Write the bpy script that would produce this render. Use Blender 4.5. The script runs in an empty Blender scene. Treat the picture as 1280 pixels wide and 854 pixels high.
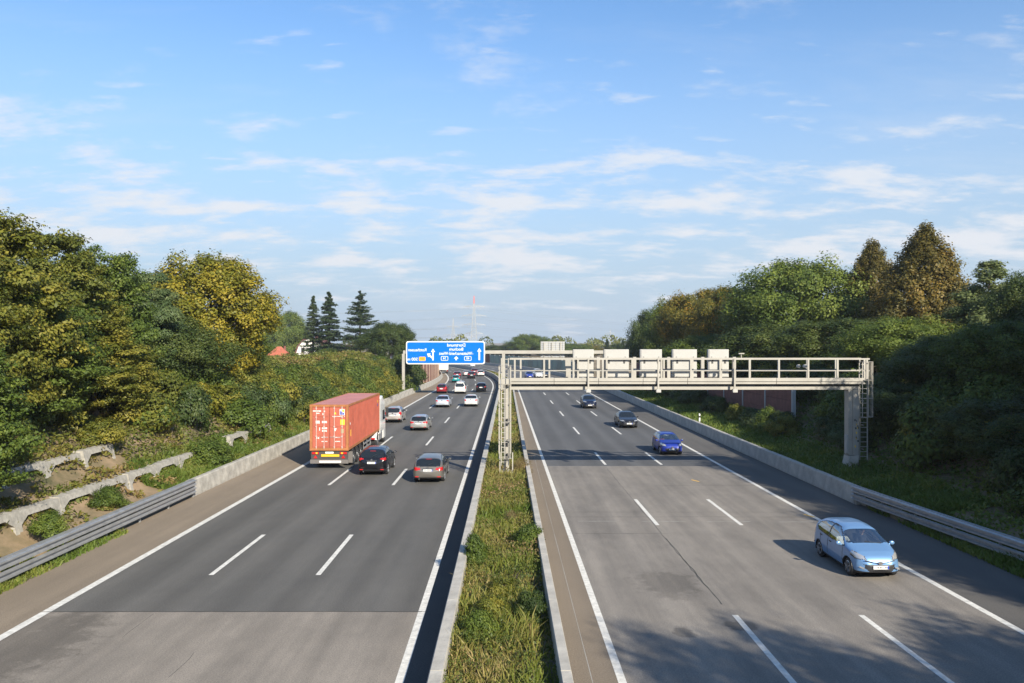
import bpy, bmesh, math, random
import numpy as np
from mathutils import Vector, Matrix

R = math.radians
scene = bpy.context.scene
col = scene.collection

# ------------------------------------------------------------------ camera
H, F = 8.0, 1040.0            # camera height (m), focal length in photo pixels (1280 wide)
U0, V0 = 640.0, 428.0
cam_d = bpy.data.cameras.new('camera'); cam = bpy.data.objects.new('camera', cam_d); col.objects.link(cam)
cam.location = (0, 0, H); cam.rotation_euler = (R(90), 0, 0)
cam_d.sensor_width = 36.0; cam_d.lens = F / 1280 * 36.0; cam_d.shift_y = 1.0 / 1280
cam_d.clip_start = 0.5; cam_d.clip_end = 9000
scene.camera = cam

# ------------------------------------------------------------------ sky, sun, exposure
SUN_EL, SUN_AZ = 28.0, 151.5        # degrees, azimuth clockwise from +Y
world = bpy.data.worlds.new('World'); scene.world = world; world.use_nodes = True
wn, wl = world.node_tree.nodes, world.node_tree.links
wn.clear()
def N(t, loc=None, nodes=None, **kw):
    n = (nodes or wn).new(t)
    for k, v in kw.items(): setattr(n, k, v)
    return n
sky = N('ShaderNodeTexSky', sky_type='NISHITA', sun_disc=False)
sky.sun_elevation = R(SUN_EL); sky.sun_rotation = R(SUN_AZ)
sky.altitude = 0; sky.air_density = 1.0; sky.dust_density = 0.5; sky.ozone_density = 1.6
tc = N('ShaderNodeTexCoord'); sep = N('ShaderNodeSeparateXYZ'); wl.new(tc.outputs['Generated'], sep.inputs[0])
def wmath(op, a, b=None, c=None, clamp=False):
    n = N('ShaderNodeMath', operation=op, use_clamp=clamp)
    for i, s in enumerate((a, b, c)):
        if s is None: continue
        if isinstance(s, (int, float)): n.inputs[i].default_value = s
        else: wl.new(s, n.inputs[i])
    return n.outputs[0]
zc = wmath('MAXIMUM', sep.outputs['Z'], 0.0)
zz = wmath('ADD', zc, 0.20)
px = wmath('DIVIDE', sep.outputs['X'], zz); py = wmath('DIVIDE', sep.outputs['Y'], zz)
comb = N('ShaderNodeCombineXYZ'); wl.new(px, comb.inputs[0]); wl.new(py, comb.inputs[1])
def cloud_noise(scale, off, detail, rough, dist, stretch=(1, 1, 1)):
    mp = N('ShaderNodeMapping'); mp.inputs['Location'].default_value = off; mp.inputs['Scale'].default_value = stretch
    wl.new(comb.outputs[0], mp.inputs[0])
    nz = N('ShaderNodeTexNoise'); nz.inputs['Scale'].default_value = scale; nz.inputs['Detail'].default_value = detail
    nz.inputs['Roughness'].default_value = rough; nz.inputs['Distortion'].default_value = dist
    wl.new(mp.outputs[0], nz.inputs['Vector']); return nz.outputs['Fac']
def wrange(x, a, b, c, d):
    n = N('ShaderNodeMapRange', interpolation_type='SMOOTHSTEP'); wl.new(x, n.inputs['Value'])
    for k, v in zip(('From Min', 'From Max', 'To Min', 'To Max'), (a, b, c, d)): n.inputs[k].default_value = v
    return n.outputs[0]
# a broken cumulus layer: seen edge-on towards the horizon it closes up, overhead it thins out
n1 = cloud_noise(3.3, (4.4, 1.7, 0), 10, 0.62, 0.10, (0.8, 1.25, 1))
bias = wmath('MULTIPLY', wrange(zc, 0.30, 0.12, 0.0, 1.0), wrange(zc, 0.03, 0.10, 0.1, 1.0))
c1 = wmath('MULTIPLY', wrange(wmath('ADD', n1, wmath('MULTIPLY', bias, 0.115)), 0.545, 0.74, 0, 1), wrange(zc, 0.36, 0.14, 0.38, 0.90))
c2 = wmath('MULTIPLY', wrange(cloud_noise(1.6, (8.3, 4.2, 0), 8, 0.62, 0.3, (0.7, 2.0, 1)), 0.50, 0.80, 0, 1), 0.18)
c3 = wmath('MULTIPLY', wrange(cloud_noise(6.5, (1.3, 9.2, 0), 7, 0.58, 0.15, (0.7, 1.6, 1)), 0.58, 0.74, 0, 1), 0.45)
cl = wmath('MAXIMUM', wmath('MAXIMUM', c1, c2), c3)
tintn = N('ShaderNodeMix', data_type='RGBA', blend_type='MULTIPLY'); tintn.inputs['Factor'].default_value = 1.0
tintn.inputs['B'].default_value = (0.70, 0.94, 1.14, 1); wl.new(sky.outputs[0], tintn.inputs['A'])
mixh = N('ShaderNodeMix', data_type='RGBA'); mixh.inputs['B'].default_value = (2.85, 3.45, 4.2, 1)
wl.new(wrange(zc, 0.0, 0.42, 0.96, 0.0), mixh.inputs['Factor']); wl.new(tintn.outputs['Result'], mixh.inputs['A'])
mixc = N('ShaderNodeMix', data_type='RGBA'); mixc.inputs['B'].default_value = (4.75, 4.85, 5.1, 1)
wl.new(cl, mixc.inputs['Factor']); wl.new(mixh.outputs['Result'], mixc.inputs['A'])
bg = N('ShaderNodeBackground'); bg.inputs['Strength'].default_value = 0.09
wl.new(mixc.outputs['Result'], bg.inputs['Color'])
wo = N('ShaderNodeOutputWorld'); wl.new(bg.outputs[0], wo.inputs['Surface'])

sd = bpy.data.lights.new('sun', 'SUN'); sun = bpy.data.objects.new('sun', sd); col.objects.link(sun)
sd.energy = 4.6; sd.angle = R(0.53); sd.color = (1.0, 0.915, 0.765)
ce, se = math.cos(R(SUN_EL)), math.sin(R(SUN_EL))
SUNV = Vector((math.sin(R(SUN_AZ)) * ce, math.cos(R(SUN_AZ)) * ce, se))
sun.rotation_euler = (-SUNV).to_track_quat('-Z', 'Y').to_euler(); sun.location = (30, -60, 60)

vs = scene.view_settings
vs.view_transform = 'Standard'; vs.look = 'None'; vs.gamma = 1.0; vs.use_curve_mapping = False
vs.exposure = 1.0
cy = scene.cycles
cy.max_bounces = 8; cy.diffuse_bounces = 3; cy.glossy_bounces = 3; cy.transmission_bounces = 6
cy.transparent_max_bounces = 8; cy.volume_bounces = 0; cy.caustics_reflective = False; cy.caustics_refractive = False
cy.sample_clamp_indirect = 4.0; cy.use_denoising = True

# ------------------------------------------------------------------ helpers
rng = np.random.default_rng(7); rnd = random.Random(11)

def tag(o, label=None, cat=None, group=None, kind=None):
    if label: o['label'] = label
    if cat: o['category'] = cat
    if group: o['group'] = group
    if kind: o['kind'] = kind
    return o
def link(o, parent=None):
    col.objects.link(o)
    if parent is not None: o.parent = parent
    return o
def empty(name, loc=(0, 0, 0), rz=0.0, parent=None):
    o = bpy.data.objects.new(name, None); o.location = loc; o.rotation_euler = (0, 0, rz); o.empty_display_size = 0.3
    return link(o, parent)
def obj(name, me, parent=None, loc=(0, 0, 0), rot=(0, 0, 0), scale=(1, 1, 1)):
    o = bpy.data.objects.new(name, me); o.location = loc; o.rotation_euler = rot; o.scale = scale
    return link(o, parent)
def copy_tree(o, parent=None):
    c = o.copy(); col.objects.link(c); c.parent = parent
    for ch in list(o.children): copy_tree(ch, c)
    return c

class MB:
    """collects verts/faces for one mesh"""
    def __init__(s): s.v = []; s.f = []
    def add(s, vs, fs):
        b = len(s.v); s.v.extend([tuple(p) for p in vs]); s.f.extend([tuple(i + b for i in f) for f in fs]); return s
    def box(s, x0, x1, y0, y1, z0, z1, m=None):
        vs = [Vector((x, y, z)) for z in (z0, z1) for y in (y0, y1) for x in (x0, x1)]
        if m is not None: vs = [m @ p for p in vs]
        return s.add(vs, [(0, 2, 3, 1), (4, 5, 7, 6), (0, 1, 5, 4), (2, 6, 7, 3), (0, 4, 6, 2), (1, 3, 7, 5)])
    def cbox(s, c, d, m=None):
        return s.box(c[0] - d[0] / 2, c[0] + d[0] / 2, c[1] - d[1] / 2, c[1] + d[1] / 2, c[2] - d[2] / 2, c[2] + d[2] / 2, m)
    def tube(s, pts, r, n=6, cap=True):
        pts = [Vector(p) for p in pts]; rs = r if isinstance(r, (list, tuple)) else [r] * len(pts); b = len(s.v); k = len(pts)
        prev = None
        for i, p in enumerate(pts):
            d = (pts[min(i + 1, k - 1)] - pts[max(i - 1, 0)]).normalized()
            if prev is None:
                a = Vector((0, 0, 1)) if abs(d.z) < 0.9 else Vector((1, 0, 0)); x = d.cross(a).normalized()
            else: x = (prev - d * prev.dot(d)).normalized()
            prev = x; y = d.cross(x)
            for j in range(n):
                t = 2 * math.pi * j / n; s.v.append(tuple(p + (x * math.cos(t) + y * math.sin(t)) * rs[i]))
        for i in range(k - 1):
            for j in range(n):
                j2 = (j + 1) % n
                s.f.append((b + i * n + j, b + i * n + j2, b + (i + 1) * n + j2, b + (i + 1) * n + j))
        if cap:
            s.f.append(tuple(b + j for j in range(n))[::-1]); s.f.append(tuple(b + (k - 1) * n + j for j in range(n)))
        return s
    def bar(s, p, q, w, h=None):
        """rectangular bar from p to q"""
        p, q = Vector(p), Vector(q); h = h or w; d = (q - p).normalized()
        a = Vector((0, 0, 1)) if abs(d.z) < 0.95 else Vector((0, 1, 0))
        x = d.cross(a).normalized() * (w / 2); y = x.cross(d).normalized() * (h / 2)
        vs = [p - x - y, p + x - y, p + x + y, p - x + y, q - x - y, q + x - y, q + x + y, q - x + y]
        return s.add(vs, [(0, 3, 2, 1), (4, 5, 6, 7), (0, 1, 5, 4), (1, 2, 6, 5), (2, 3, 7, 6), (3, 0, 4, 7)])
    def prism(s, poly, axis, a, b):
        """extrude 2-D polygon along axis ('x','y','z') from a to b"""
        n = len(poly)
        def P(p, t):
            return (t, p[0], p[1]) if axis == 'x' else ((p[0], t, p[1]) if axis == 'y' else (p[0], p[1], t))
        vs = [P(p, a) for p in poly] + [P(p, b) for p in poly]
        fs = [tuple(range(n))[::-1], tuple(range(n, 2 * n))] + [(i, (i + 1) % n, n + (i + 1) % n, n + i) for i in range(n)]
        return s.add(vs, fs)
    def lathe(s, prof, axis='x', n=20, c=(0, 0, 0)):
        """prof: list of (a, r) along axis"""
        b = len(s.v); k = len(prof)
        for a, r in prof:
            for j in range(n):
                t = 2 * math.pi * j / n; p, q = r * math.cos(t), r * math.sin(t)
                w = (a, p, q) if axis == 'x' else ((p, a, q) if axis == 'y' else (p, q, a))
                s.v.append((w[0] + c[0], w[1] + c[1], w[2] + c[2]))
        for i in range(k - 1):
            for j in range(n):
                j2 = (j + 1) % n; s.f.append((b + i * n + j, b + i * n + j2, b + (i + 1) * n + j2, b + (i + 1) * n + j))
        s.f.append(tuple(b + j for j in range(n))[::-1]); s.f.append(tuple(b + (k - 1) * n + j for j in range(n)))
        return s
    def mesh(s, name, mat, smooth=False, fix=True):
        me = bpy.data.meshes.new(name); me.from_pydata(s.v, [], s.f); me.materials.append(mat)
        if fix:
            bm = bmesh.new(); bm.from_mesh(me); bmesh.ops.recalc_face_normals(bm, faces=bm.faces); bm.to_mesh(me); bm.free()
        if smooth: me.shade_smooth()
        me.update(); return me
    def build(s, name, mat, parent=None, loc=(0, 0, 0), rot=(0, 0, 0), smooth=False, bevel=0):
        me = s.mesh(name, mat, smooth)
        o = obj(name, me, parent, loc, rot)
        if bevel:
            b = o.modifiers.new('bevel', 'BEVEL'); b.width = bevel; b.segments = 2; b.limit_method = 'ANGLE'; b.angle_limit = R(35)
        return o

def np_mesh(name, verts, quads, mat, attrs=None, smooth=False):
    """fast mesh from numpy arrays, quads (n,4)"""
    me = bpy.data.meshes.new(name)
    nv, nf = len(verts), len(quads)
    me.vertices.add(nv); me.vertices.foreach_set('co', np.ascontiguousarray(verts, np.float32).ravel())
    me.loops.add(nf * 4); me.loops.foreach_set('vertex_index', np.ascontiguousarray(quads, np.int32).ravel())
    me.polygons.add(nf); me.polygons.foreach_set('loop_start', np.arange(0, nf * 4, 4, dtype=np.int32))
    me.polygons.foreach_set('loop_total', np.full(nf, 4, np.int32))
    me.update(calc_edges=True)
    for k, a in (attrs or {}).items():
        at = me.attributes.new(k, 'FLOAT', 'POINT'); at.data.foreach_set('value', np.ascontiguousarray(a, np.float32))
    me.materials.append(mat)
    if smooth: me.shade_smooth()
    return me

# ------------------------------------------------------------------ materials
MAT = {}
def mat(name, color, rough=0.6, metal=0.0, spec=0.5, coat=0.0, noise=None, bump=None, emis=None):
    """noise=(scale, amount, coords) multiplies the colour; bump=(scale, strength)"""
    m = bpy.data.materials.new(name); m.use_nodes = True; MAT[name] = m
    nt = m.node_tree; b = nt.nodes['Principled BSDF']
    b.inputs['Base Color'].default_value = (*color, 1); b.inputs['Roughness'].default_value = rough
    b.inputs['Metallic'].default_value = metal; b.inputs['Specular IOR Level'].default_value = spec
    b.inputs['Coat Weight'].default_value = coat; b.inputs['Coat Roughness'].default_value = 0.06
    tcn = None
    if noise or bump:
        tcn = nt.nodes.new('ShaderNodeTexCoord')
    if noise:
        nz = nt.nodes.new('ShaderNodeTexNoise'); nz.inputs['Scale'].default_value = noise[0]; nz.inputs['Detail'].default_value = 6
        nz.inputs['Roughness'].default_value = 0.65
        nt.links.new(tcn.outputs['Object'], nz.inputs['Vector'])
        mr = nt.nodes.new('ShaderNodeMapRange'); mr.inputs['From Min'].default_value = 0.3; mr.inputs['From Max'].default_value = 0.7
        mr.inputs['To Min'].default_value = 1 - noise[1]; mr.inputs['To Max'].default_value = 1 + noise[1] * 0.6
        nt.links.new(nz.outputs['Fac'], mr.inputs['Value'])
        mx = nt.nodes.new('ShaderNodeMix'); mx.data_type = 'RGBA'; mx.blend_type = 'MULTIPLY'; mx.inputs['Factor'].default_value = 1
        mx.inputs['A'].default_value = (*color, 1)
        nt.links.new(mr.outputs[0], mx.inputs['B']); nt.links.new(mx.outputs['Result'], b.inputs['Base Color'])
    if bump:
        nb = nt.nodes.new('ShaderNodeTexNoise'); nb.inputs['Scale'].default_value = bump[0]; nb.inputs['Detail'].default_value = 5
        nt.links.new(tcn.outputs['Object'], nb.inputs['Vector'])
        bp = nt.nodes.new('ShaderNodeBump'); bp.inputs['Strength'].default_value = bump[1]; bp.inputs['Distance'].default_value = 0.05
        nt.links.new(nb.outputs['Fac'], bp.inputs['Height']); nt.links.new(bp.outputs[0], b.inputs['Normal'])
    if emis:
        b.inputs['Emission Color'].default_value = (*emis[0], 1); b.inputs['Emission Strength'].default_value = emis[1]
    return m

def leaf_mat(name, stops, trans=0.3, rough=0.55, objvar=0.12):
    """colour from the per-leaf 'tint' attribute (0..1) through a ramp, shifted a little per object"""
    m = bpy.data.materials.new(name); m.use_nodes = True; MAT[name] = m
    nt = m.node_tree; nt.nodes.clear(); L = nt.links
    at = nt.nodes.new('ShaderNodeAttribute'); at.attribute_name = 'tint'
    oi = nt.nodes.new('ShaderNodeObjectInfo')
    ad = nt.nodes.new('ShaderNodeMath'); ad.operation = 'MULTIPLY_ADD'; ad.inputs[1].default_value = objvar * 2
    L.new(oi.outputs['Random'], ad.inputs[0])
    sb = nt.nodes.new('ShaderNodeMath'); sb.operation = 'SUBTRACT'; L.new(at.outputs['Fac'], sb.inputs[0]); sb.inputs[1].default_value = objvar
    L.new(sb.outputs[0], ad.inputs[2])
    cr = nt.nodes.new('ShaderNodeValToRGB'); L.new(ad.outputs[0], cr.inputs[0])
    e = cr.color_ramp.elements
    while len(e) < len(stops): e.new(0.5)
    for el, (p, c) in zip(e, stops): el.position = p; el.color = (*c, 1)
    pb = nt.nodes.new('ShaderNodeBsdfPrincipled'); pb.inputs['Roughness'].default_value = rough
    pb.inputs['Specular IOR Level'].default_value = 0.3
    L.new(cr.outputs[0], pb.inputs['Base Color'])
    tr = nt.nodes.new('ShaderNodeBsdfTranslucent'); 
    br = nt.nodes.new('ShaderNodeMix'); br.data_type = 'RGBA'; br.blend_type = 'MULTIPLY'; br.inputs['Factor'].default_value = 1
    L.new(cr.outputs[0], br.inputs['A']); br.inputs['B'].default_value = (1.35, 1.3, 0.6, 1); L.new(br.outputs['Result'], tr.inputs['Color'])
    mx = nt.nodes.new('ShaderNodeMixShader'); mx.inputs[0].default_value = trans
    L.new(pb.outputs[0], mx.inputs[1]); L.new(tr.outputs[0], mx.inputs[2])
    out = nt.nodes.new('ShaderNodeOutputMaterial'); L.new(mx.outputs[0], out.inputs['Surface'])
    return m

def road_mat(name, base, dark, track, seed, stains=(), rough=0.85, blotch=0.25):
    """asphalt: UV.x = metres across, UV.y = metres along; streaks along the traffic, fine aggregate"""
    m = bpy.data.materials.new(name); m.use_nodes = True; MAT[name] = m
    nt = m.node_tree; b = nt.nodes['Principled BSDF']; L = nt.links
    def nd(t, **k):
        n = nt.nodes.new(t)
        for a, v in k.items(): setattr(n, a, v)
        return n
    uv = nd('ShaderNodeUVMap', uv_map='uv')
    def noise(scale, sx, sy, detail=6, rough=0.6):
        mp = nd('ShaderNodeMapping'); mp.inputs['Scale'].default_value = (sx, sy, 1); mp.inputs['Location'].default_value = (seed, seed * 2.3, 0)
        L.new(uv.outputs[0], mp.inputs[0])
        n = nd('ShaderNodeTexNoise'); n.inputs['Scale'].default_value = scale; n.inputs['Detail'].default_value = detail
        n.inputs['Roughness'].default_value = rough; L.new(mp.outputs[0], n.inputs['Vector']); return n.outputs['Fac']
    def mr(x, a, bb, c, d):
        n = nd('ShaderNodeMapRange'); n.inputs[1].default_value = a; n.inputs[2].default_value = bb; n.inputs[3].default_value = c; n.inputs[4].default_value = d
        L.new(x, n.inputs[0]); return n.outputs[0]
    def mth(op, x, y):
        n = nd('ShaderNodeMath', operation=op)
        for i, s in enumerate((x, y)):
            if isinstance(s, (int, float)): n.inputs[i].default_value = s
            else: L.new(s, n.inputs[i])
        return n.outputs[0]
    streak = mr(noise(1.0, 1.6, 0.035, 5), 0.3, 0.7, 0, 1)
    patch = mr(noise(0.35, 1, 0.35, 8, 0.7), 0.40, 0.63, 0, 1)
    grain = mr(noise(26, 1, 1, 4, 0.75), 0.3, 0.7, 0.62, 1.34)
    # wheel tracks: two bands per lane
    sepn = nd('ShaderNodeSeparateXYZ'); L.new(uv.outputs[0], sepn.inputs[0])
    wv = mth('SINE', mth('MULTIPLY', sepn.outputs[0], 2 * math.pi / 1.85), 0)
    tr = mr(wv, -1, 1, 1 - track, 1 + track)
    mix = nd('ShaderNodeMix', data_type='RGBA'); mix.inputs['A'].default_value = (*dark, 1); mix.inputs['B'].default_value = (*base, 1)
    blot = mr(noise(1.7, 1, 0.5, 7, 0.7), 0.32, 0.68, 0, 1)
    fac = mth('ADD', mth('ADD', mth('MULTIPLY', streak, 0.45), mth('MULTIPLY', patch, 0.33)), mth('MULTIPLY', blot, 0.22)); L.new(fac, mix.inputs['Factor'])
    val = mth('MULTIPLY', grain, tr)
    for (su, sv, ru, rv, amt) in stains:
        du = mth('DIVIDE', mth('SUBTRACT', sepn.outputs[0], su), ru); dv = mth('DIVIDE', mth('SUBTRACT', sepn.outputs[1], sv), rv)
        r2 = mth('ADD', mth('MULTIPLY', du, du), mth('MULTIPLY', dv, dv))
        r2 = mth('ADD', r2, mr(noise(1.6, 1, 1, 6, 0.7), 0.3, 0.7, -0.7, 0.7))
        val = mth('MULTIPLY', val, mr(r2, 0.4, 1.0, 1 - amt, 1.0))
    # small dark spots
    sp = mr(noise(0.9, 1, 0.8, 9, 0.78), 0.66, 0.72, 1.0, 1 - blotch); val = mth('MULTIPLY', val, sp)
    mul = nd('ShaderNodeMix', data_type='RGBA', blend_type='MULTIPLY'); mul.inputs['Factor'].default_value = 1
    L.new(mix.outputs['Result'], mul.inputs['A']); L.new(val, mul.inputs['B']); L.new(mul.outputs['Result'], b.inputs['Base Color'])
    b.inputs['Roughness'].default_value = rough; b.inputs['Specular IOR Level'].default_value = 0.25
    bp = nd('ShaderNodeBump'); bp.inputs['Strength'].default_value = 0.25; bp.inputs['Distance'].default_value = 0.01
    L.new(noise(60, 1, 1, 2), bp.inputs['Height']); L.new(bp.outputs[0], b.inputs['Normal'])
    return m

def glass_mat(name, tint, alpha_mix):
    m = bpy.data.materials.new(name); m.use_nodes = True; MAT[name] = m
    nt = m.node_tree; nt.nodes.clear(); L = nt.links
    t = nt.nodes.new('ShaderNodeBsdfTransparent'); t.inputs[0].default_value = (*tint, 1)
    g = nt.nodes.new('ShaderNodeBsdfGlossy'); g.inputs['Roughness'].default_value = 0.03
    fr = nt.nodes.new('ShaderNodeFresnel'); fr.inputs['IOR'].default_value = 1.5
    mx = nt.nodes.new('ShaderNodeMixShader'); sc_ = nt.nodes.new('ShaderNodeMath'); sc_.operation = 'MULTIPLY'; sc_.inputs[1].default_value = alpha_mix; L.new(fr.outputs[0], sc_.inputs[0]); L.new(sc_.outputs[0], mx.inputs[0]); L.new(t.outputs[0], mx.inputs[1]); L.new(g.outputs[0], mx.inputs[2])
    o = nt.nodes.new('ShaderNodeOutputMaterial'); L.new(mx.outputs[0], o.inputs['Surface'])
    return m

mat('soil', (0.13, 0.10, 0.065), 0.95, noise=(0.8, 0.5), bump=(6, 0.6))
mat('concrete', (0.40, 0.375, 0.33), 0.85, noise=(1.3, 0.28), bump=(9, 0.25))
mat('concrete_old', (0.36, 0.34, 0.30), 0.9, noise=(1.7, 0.40), bump=(7, 0.45))
mat('crib_concrete', (0.34, 0.32, 0.28), 0.9, noise=(2.0, 0.4), bump=(6, 0.5))
mat('galvanised', (0.42, 0.43, 0.44), 0.42, metal=0.55, noise=(3.0, 0.22))
mat('gantry_steel', (0.345, 0.325, 0.285), 0.5, metal=0.1, noise=(1.2, 0.14))
mat('gantry_dark', (0.05, 0.05, 0.05), 0.6)
mat('sign_back', (0.385, 0.375, 0.35), 0.5, noise=(0.8, 0.12))
mat('paint_white', (0.62, 0.60, 0.55), 0.75, noise=(5.0, 0.30))
mat('joint_dark', (0.05, 0.048, 0.045), 0.85)
mat('joint_light', (0.30, 0.29, 0.27), 0.85)
mat('rubber', (0.018, 0.018, 0.019), 0.8)
mat('black_plastic', (0.02, 0.02, 0.022), 0.5)
mat('alloy', (0.50, 0.51, 0.53), 0.3, metal=0.85)
mat('chrome', (0.75, 0.75, 0.77), 0.15, metal=1.0)
mat('car_glass', (0.012, 0.016, 0.02), 0.04, spec=0.6)
glass_mat('clear_glass', (0.62, 0.67, 0.67), 0.45)
mat('lamp_red', (0.42, 0.012, 0.012), 0.2, coat=0.5)
mat('lamp_clear', (0.55, 0.55, 0.55), 0.18, metal=0.6, coat=1.0)
mat('plate_white', (0.72, 0.72, 0.70), 0.45)
mat('plate_blue', (0.01, 0.05, 0.40), 0.45)
mat('plate_yellow', (0.75, 0.42, 0.02), 0.5)
mat('sign_blue', (0.0, 0.125, 0.56), 0.5, spec=0.12)
mat('sign_white', (0.66, 0.66, 0.66), 0.5, spec=0.2)
mat('sign_orange', (0.85, 0.36, 0.01), 0.45)
mat('bark', (0.11, 0.085, 0.06), 0.95, noise=(4, 0.4), bump=(8, 0.6))
mat('bark_pale', (0.20, 0.16, 0.11), 0.95, noise=(4, 0.4), bump=(8, 0.6))

# ------------------------------------------------------------------ plan of the motorway (x = f(y))
def bend(y):
    if y <= 142: return 0.0
    if y <= 420: return (y - 142) ** 2 / 1000.0
    return 278 ** 2 / 1000.0 + (y - 420) * 0.556
def line(a, s): return lambda y: a + s * min(y, 230) - bend(y)
X_ML = line(-2.55, -0.0052)     # left carriageway: line beside the median
X_EL = line(-14.06, 0.0095)     # left carriageway: outer edge line
def X_BL(y):                    # left barrier face; the hard shoulder narrows on the bend
    return float(np.interp(y, [-100, 120, 190, 230], [-18.05, -15.63, -13.5, -13.2])) - bend(y)
X_MR = line(2.85, -0.0128)
X_ER = line(14.47, -0.0166)
X_BR = line(17.6, -0.016)
X_WL = line(-1.75, -0.0025)     # median wall, left carriageway side
X_WR = line(1.45, -0.0088)      # median wall, right carriageway side
def heading(fn, y):             # rotation about z so that local +Y follows the road
    return -math.atan2(fn(y + 1) - fn(y - 1), 2.0)
def ground_px(u, v, h=0.0):
    y = (H - h) * F / (v - V0); return Vector(((u - U0) * y / F, y, h))
def depth_px(u, v, y): return Vector(((u - U0) * y / F, y, H - (v - V0) * y / F))

def smooth_noise(x, y, s, seed=0):
    """cheap value noise, vectorised"""
    x = np.asarray(x, float) / s + seed * 17.3; y = np.asarray(y, float) / s + seed * 5.1
    xi, yi = np.floor(x), np.floor(y); fx, fy = x - xi, y - yi
    fx = fx * fx * (3 - 2 * fx); fy = fy * fy * (3 - 2 * fy)
    def h(a, b):
        t = np.sin(a * 127.1 + b * 311.7 + seed) * 43758.5453; return t - np.floor(t)
    return (h(xi, yi) * (1 - fx) + h(xi + 1, yi) * fx) * (1 - fy) + (h(xi, yi + 1) * (1 - fx) + h(xi + 1, yi + 1) * fx) * fy

PL = ([0, 0.45, 1.3, 2.0, 2.4, 2.62, 3.4, 3.7, 4.1, 4.35, 5.2, 8, 11, 16, 40, 80, 6000], [0.45, 0.5, 0.6, 0.78, 1.15, 1.50, 1.78, 1.98, 2.40, 2.74, 3.05, 4.6, 5.6, 5.9, 4.6, 0.6, 0.0])
PR = ([0, 0.45, 1.5, 3.2, 5.5, 8, 12, 20, 60, 150, 6000], [0.45, 0.5, 0.6, 0.75, 1.3, 2.9, 5.2, 6.0, 5.2, 2.0, 0.0])
def soft(d, y, y0):            # where no barrier holds the soil the verge rises gently instead
    if y > y0: return 1.0
    t = min(1, max(0.04, (d - 0.3) / 2.0)); return t * t * (3 - 2 * t)
def ground_h(x, y):
    d = X_BL(y) - x
    if d > 0:
        s = 1.0 - 0.75 * min(1, max(0, (y - 150) / 110)); k = min(1, d / 1.5)
        return float(np.interp(d, *PL)) * (1 - k + k * s) * soft(d, y, 34.5) if d > 0.3 else -0.03
    d = x - X_BR(y)
    if d > 0:
        s = 1.0 - 0.80 * min(1, max(0, (y - 115) / 70)); k = min(1, d / 2.0)
        return float(np.interp(d, *PR)) * (1 - k + k * s) * soft(d, y, 36.5) if d > 0.3 else -0.03
    return -0.03

# ------------------------------------------------------------------ ground sheet
def build_ground():
    ys = list(np.arange(-60, 240, 4.0)) + list(np.arange(240, 440, 12.0)) + [460, 520, 600, 750, 1000, 1400, 2000, 3000, 4500, 7000]
    dl = [6000, 2500, 1200, 600, 300, 150, 110, 80, 60, 40, 28, 20, 16, 13, 11, 9.5, 8, 6.8, 5.9, 5.2, 4.7, 4.35, 4.1, 3.9, 3.7, 3.4, 3.0, 2.62, 2.4, 2.2, 2.0, 1.7, 1.3, 0.8, 0.45, 0.302, 0.3]
    dr = [0.3, 0.302, 0.45, 0.9, 1.5, 2.3, 3.2, 4.2, 5.5, 6.6, 8, 9.5, 11, 12, 15, 20, 28, 40, 60, 90, 150, 300, 600, 1200, 2500, 6000]
    vs = []
    for y in ys:
        for d in dl: x = X_BL(y) - d; vs.append((x, y, ground_h(x, y) if d > 0.3 else -0.03))
        for t in (0.25, 0.5, 0.75): vs.append((X_BL(y) + (X_BR(y) - X_BL(y)) * t, y, -0.03))
        for d in dr: x = X_BR(y) + d; vs.append((x, y, ground_h(x, y) if d > 0.3 else -0.03))
    n = len(dl) + 3 + len(dr); q = []
    for i in range(len(ys) - 1):
        for j in range(n - 1): q.append((i * n + j, i * n + j + 1, (i + 1) * n + j + 1, (i + 1) * n + j))
    vs = np.array(vs)
    out = vs[:, 2] > 0.3
    vs[out, 2] += (smooth_noise(vs[out, 0], vs[out, 1], 3.0, 3) - 0.5) * 0.25 * np.clip((vs[out, 2] - 0.5) * 2, 0, 1)
    m = bpy.data.materials.new('ground_grass'); m.use_nodes = True; nt = m.node_tree; b = nt.nodes['Principled BSDF']
    tcn = nt.nodes.new('ShaderNodeTexCoord'); nz = nt.nodes.new('ShaderNodeTexNoise'); nz.inputs['Scale'].default_value = 0.35; nz.inputs['Detail'].default_value = 9
    nz.inputs['Roughness'].default_value = 0.7
    nt.links.new(tcn.outputs['Object'], nz.inputs['Vector']); cr = nt.nodes.new('ShaderNodeValToRGB')
    e = cr.color_ramp.elements; e[0].position = 0.35; e[0].color = (0.070, 0.068, 0.026, 1); e[1].position = 0.62; e[1].color = (0.27, 0.19, 0.115, 1)
    nt.links.new(nz.outputs['Fac'], cr.inputs[0]); nt.links.new(cr.outputs[0], b.inputs['Base Color']); b.inputs['Roughness'].default_value = 0.95
    tag(obj('ground', np_mesh('ground', vs, np.array(q), m, smooth=True)), kind='structure')
build_ground()

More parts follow.
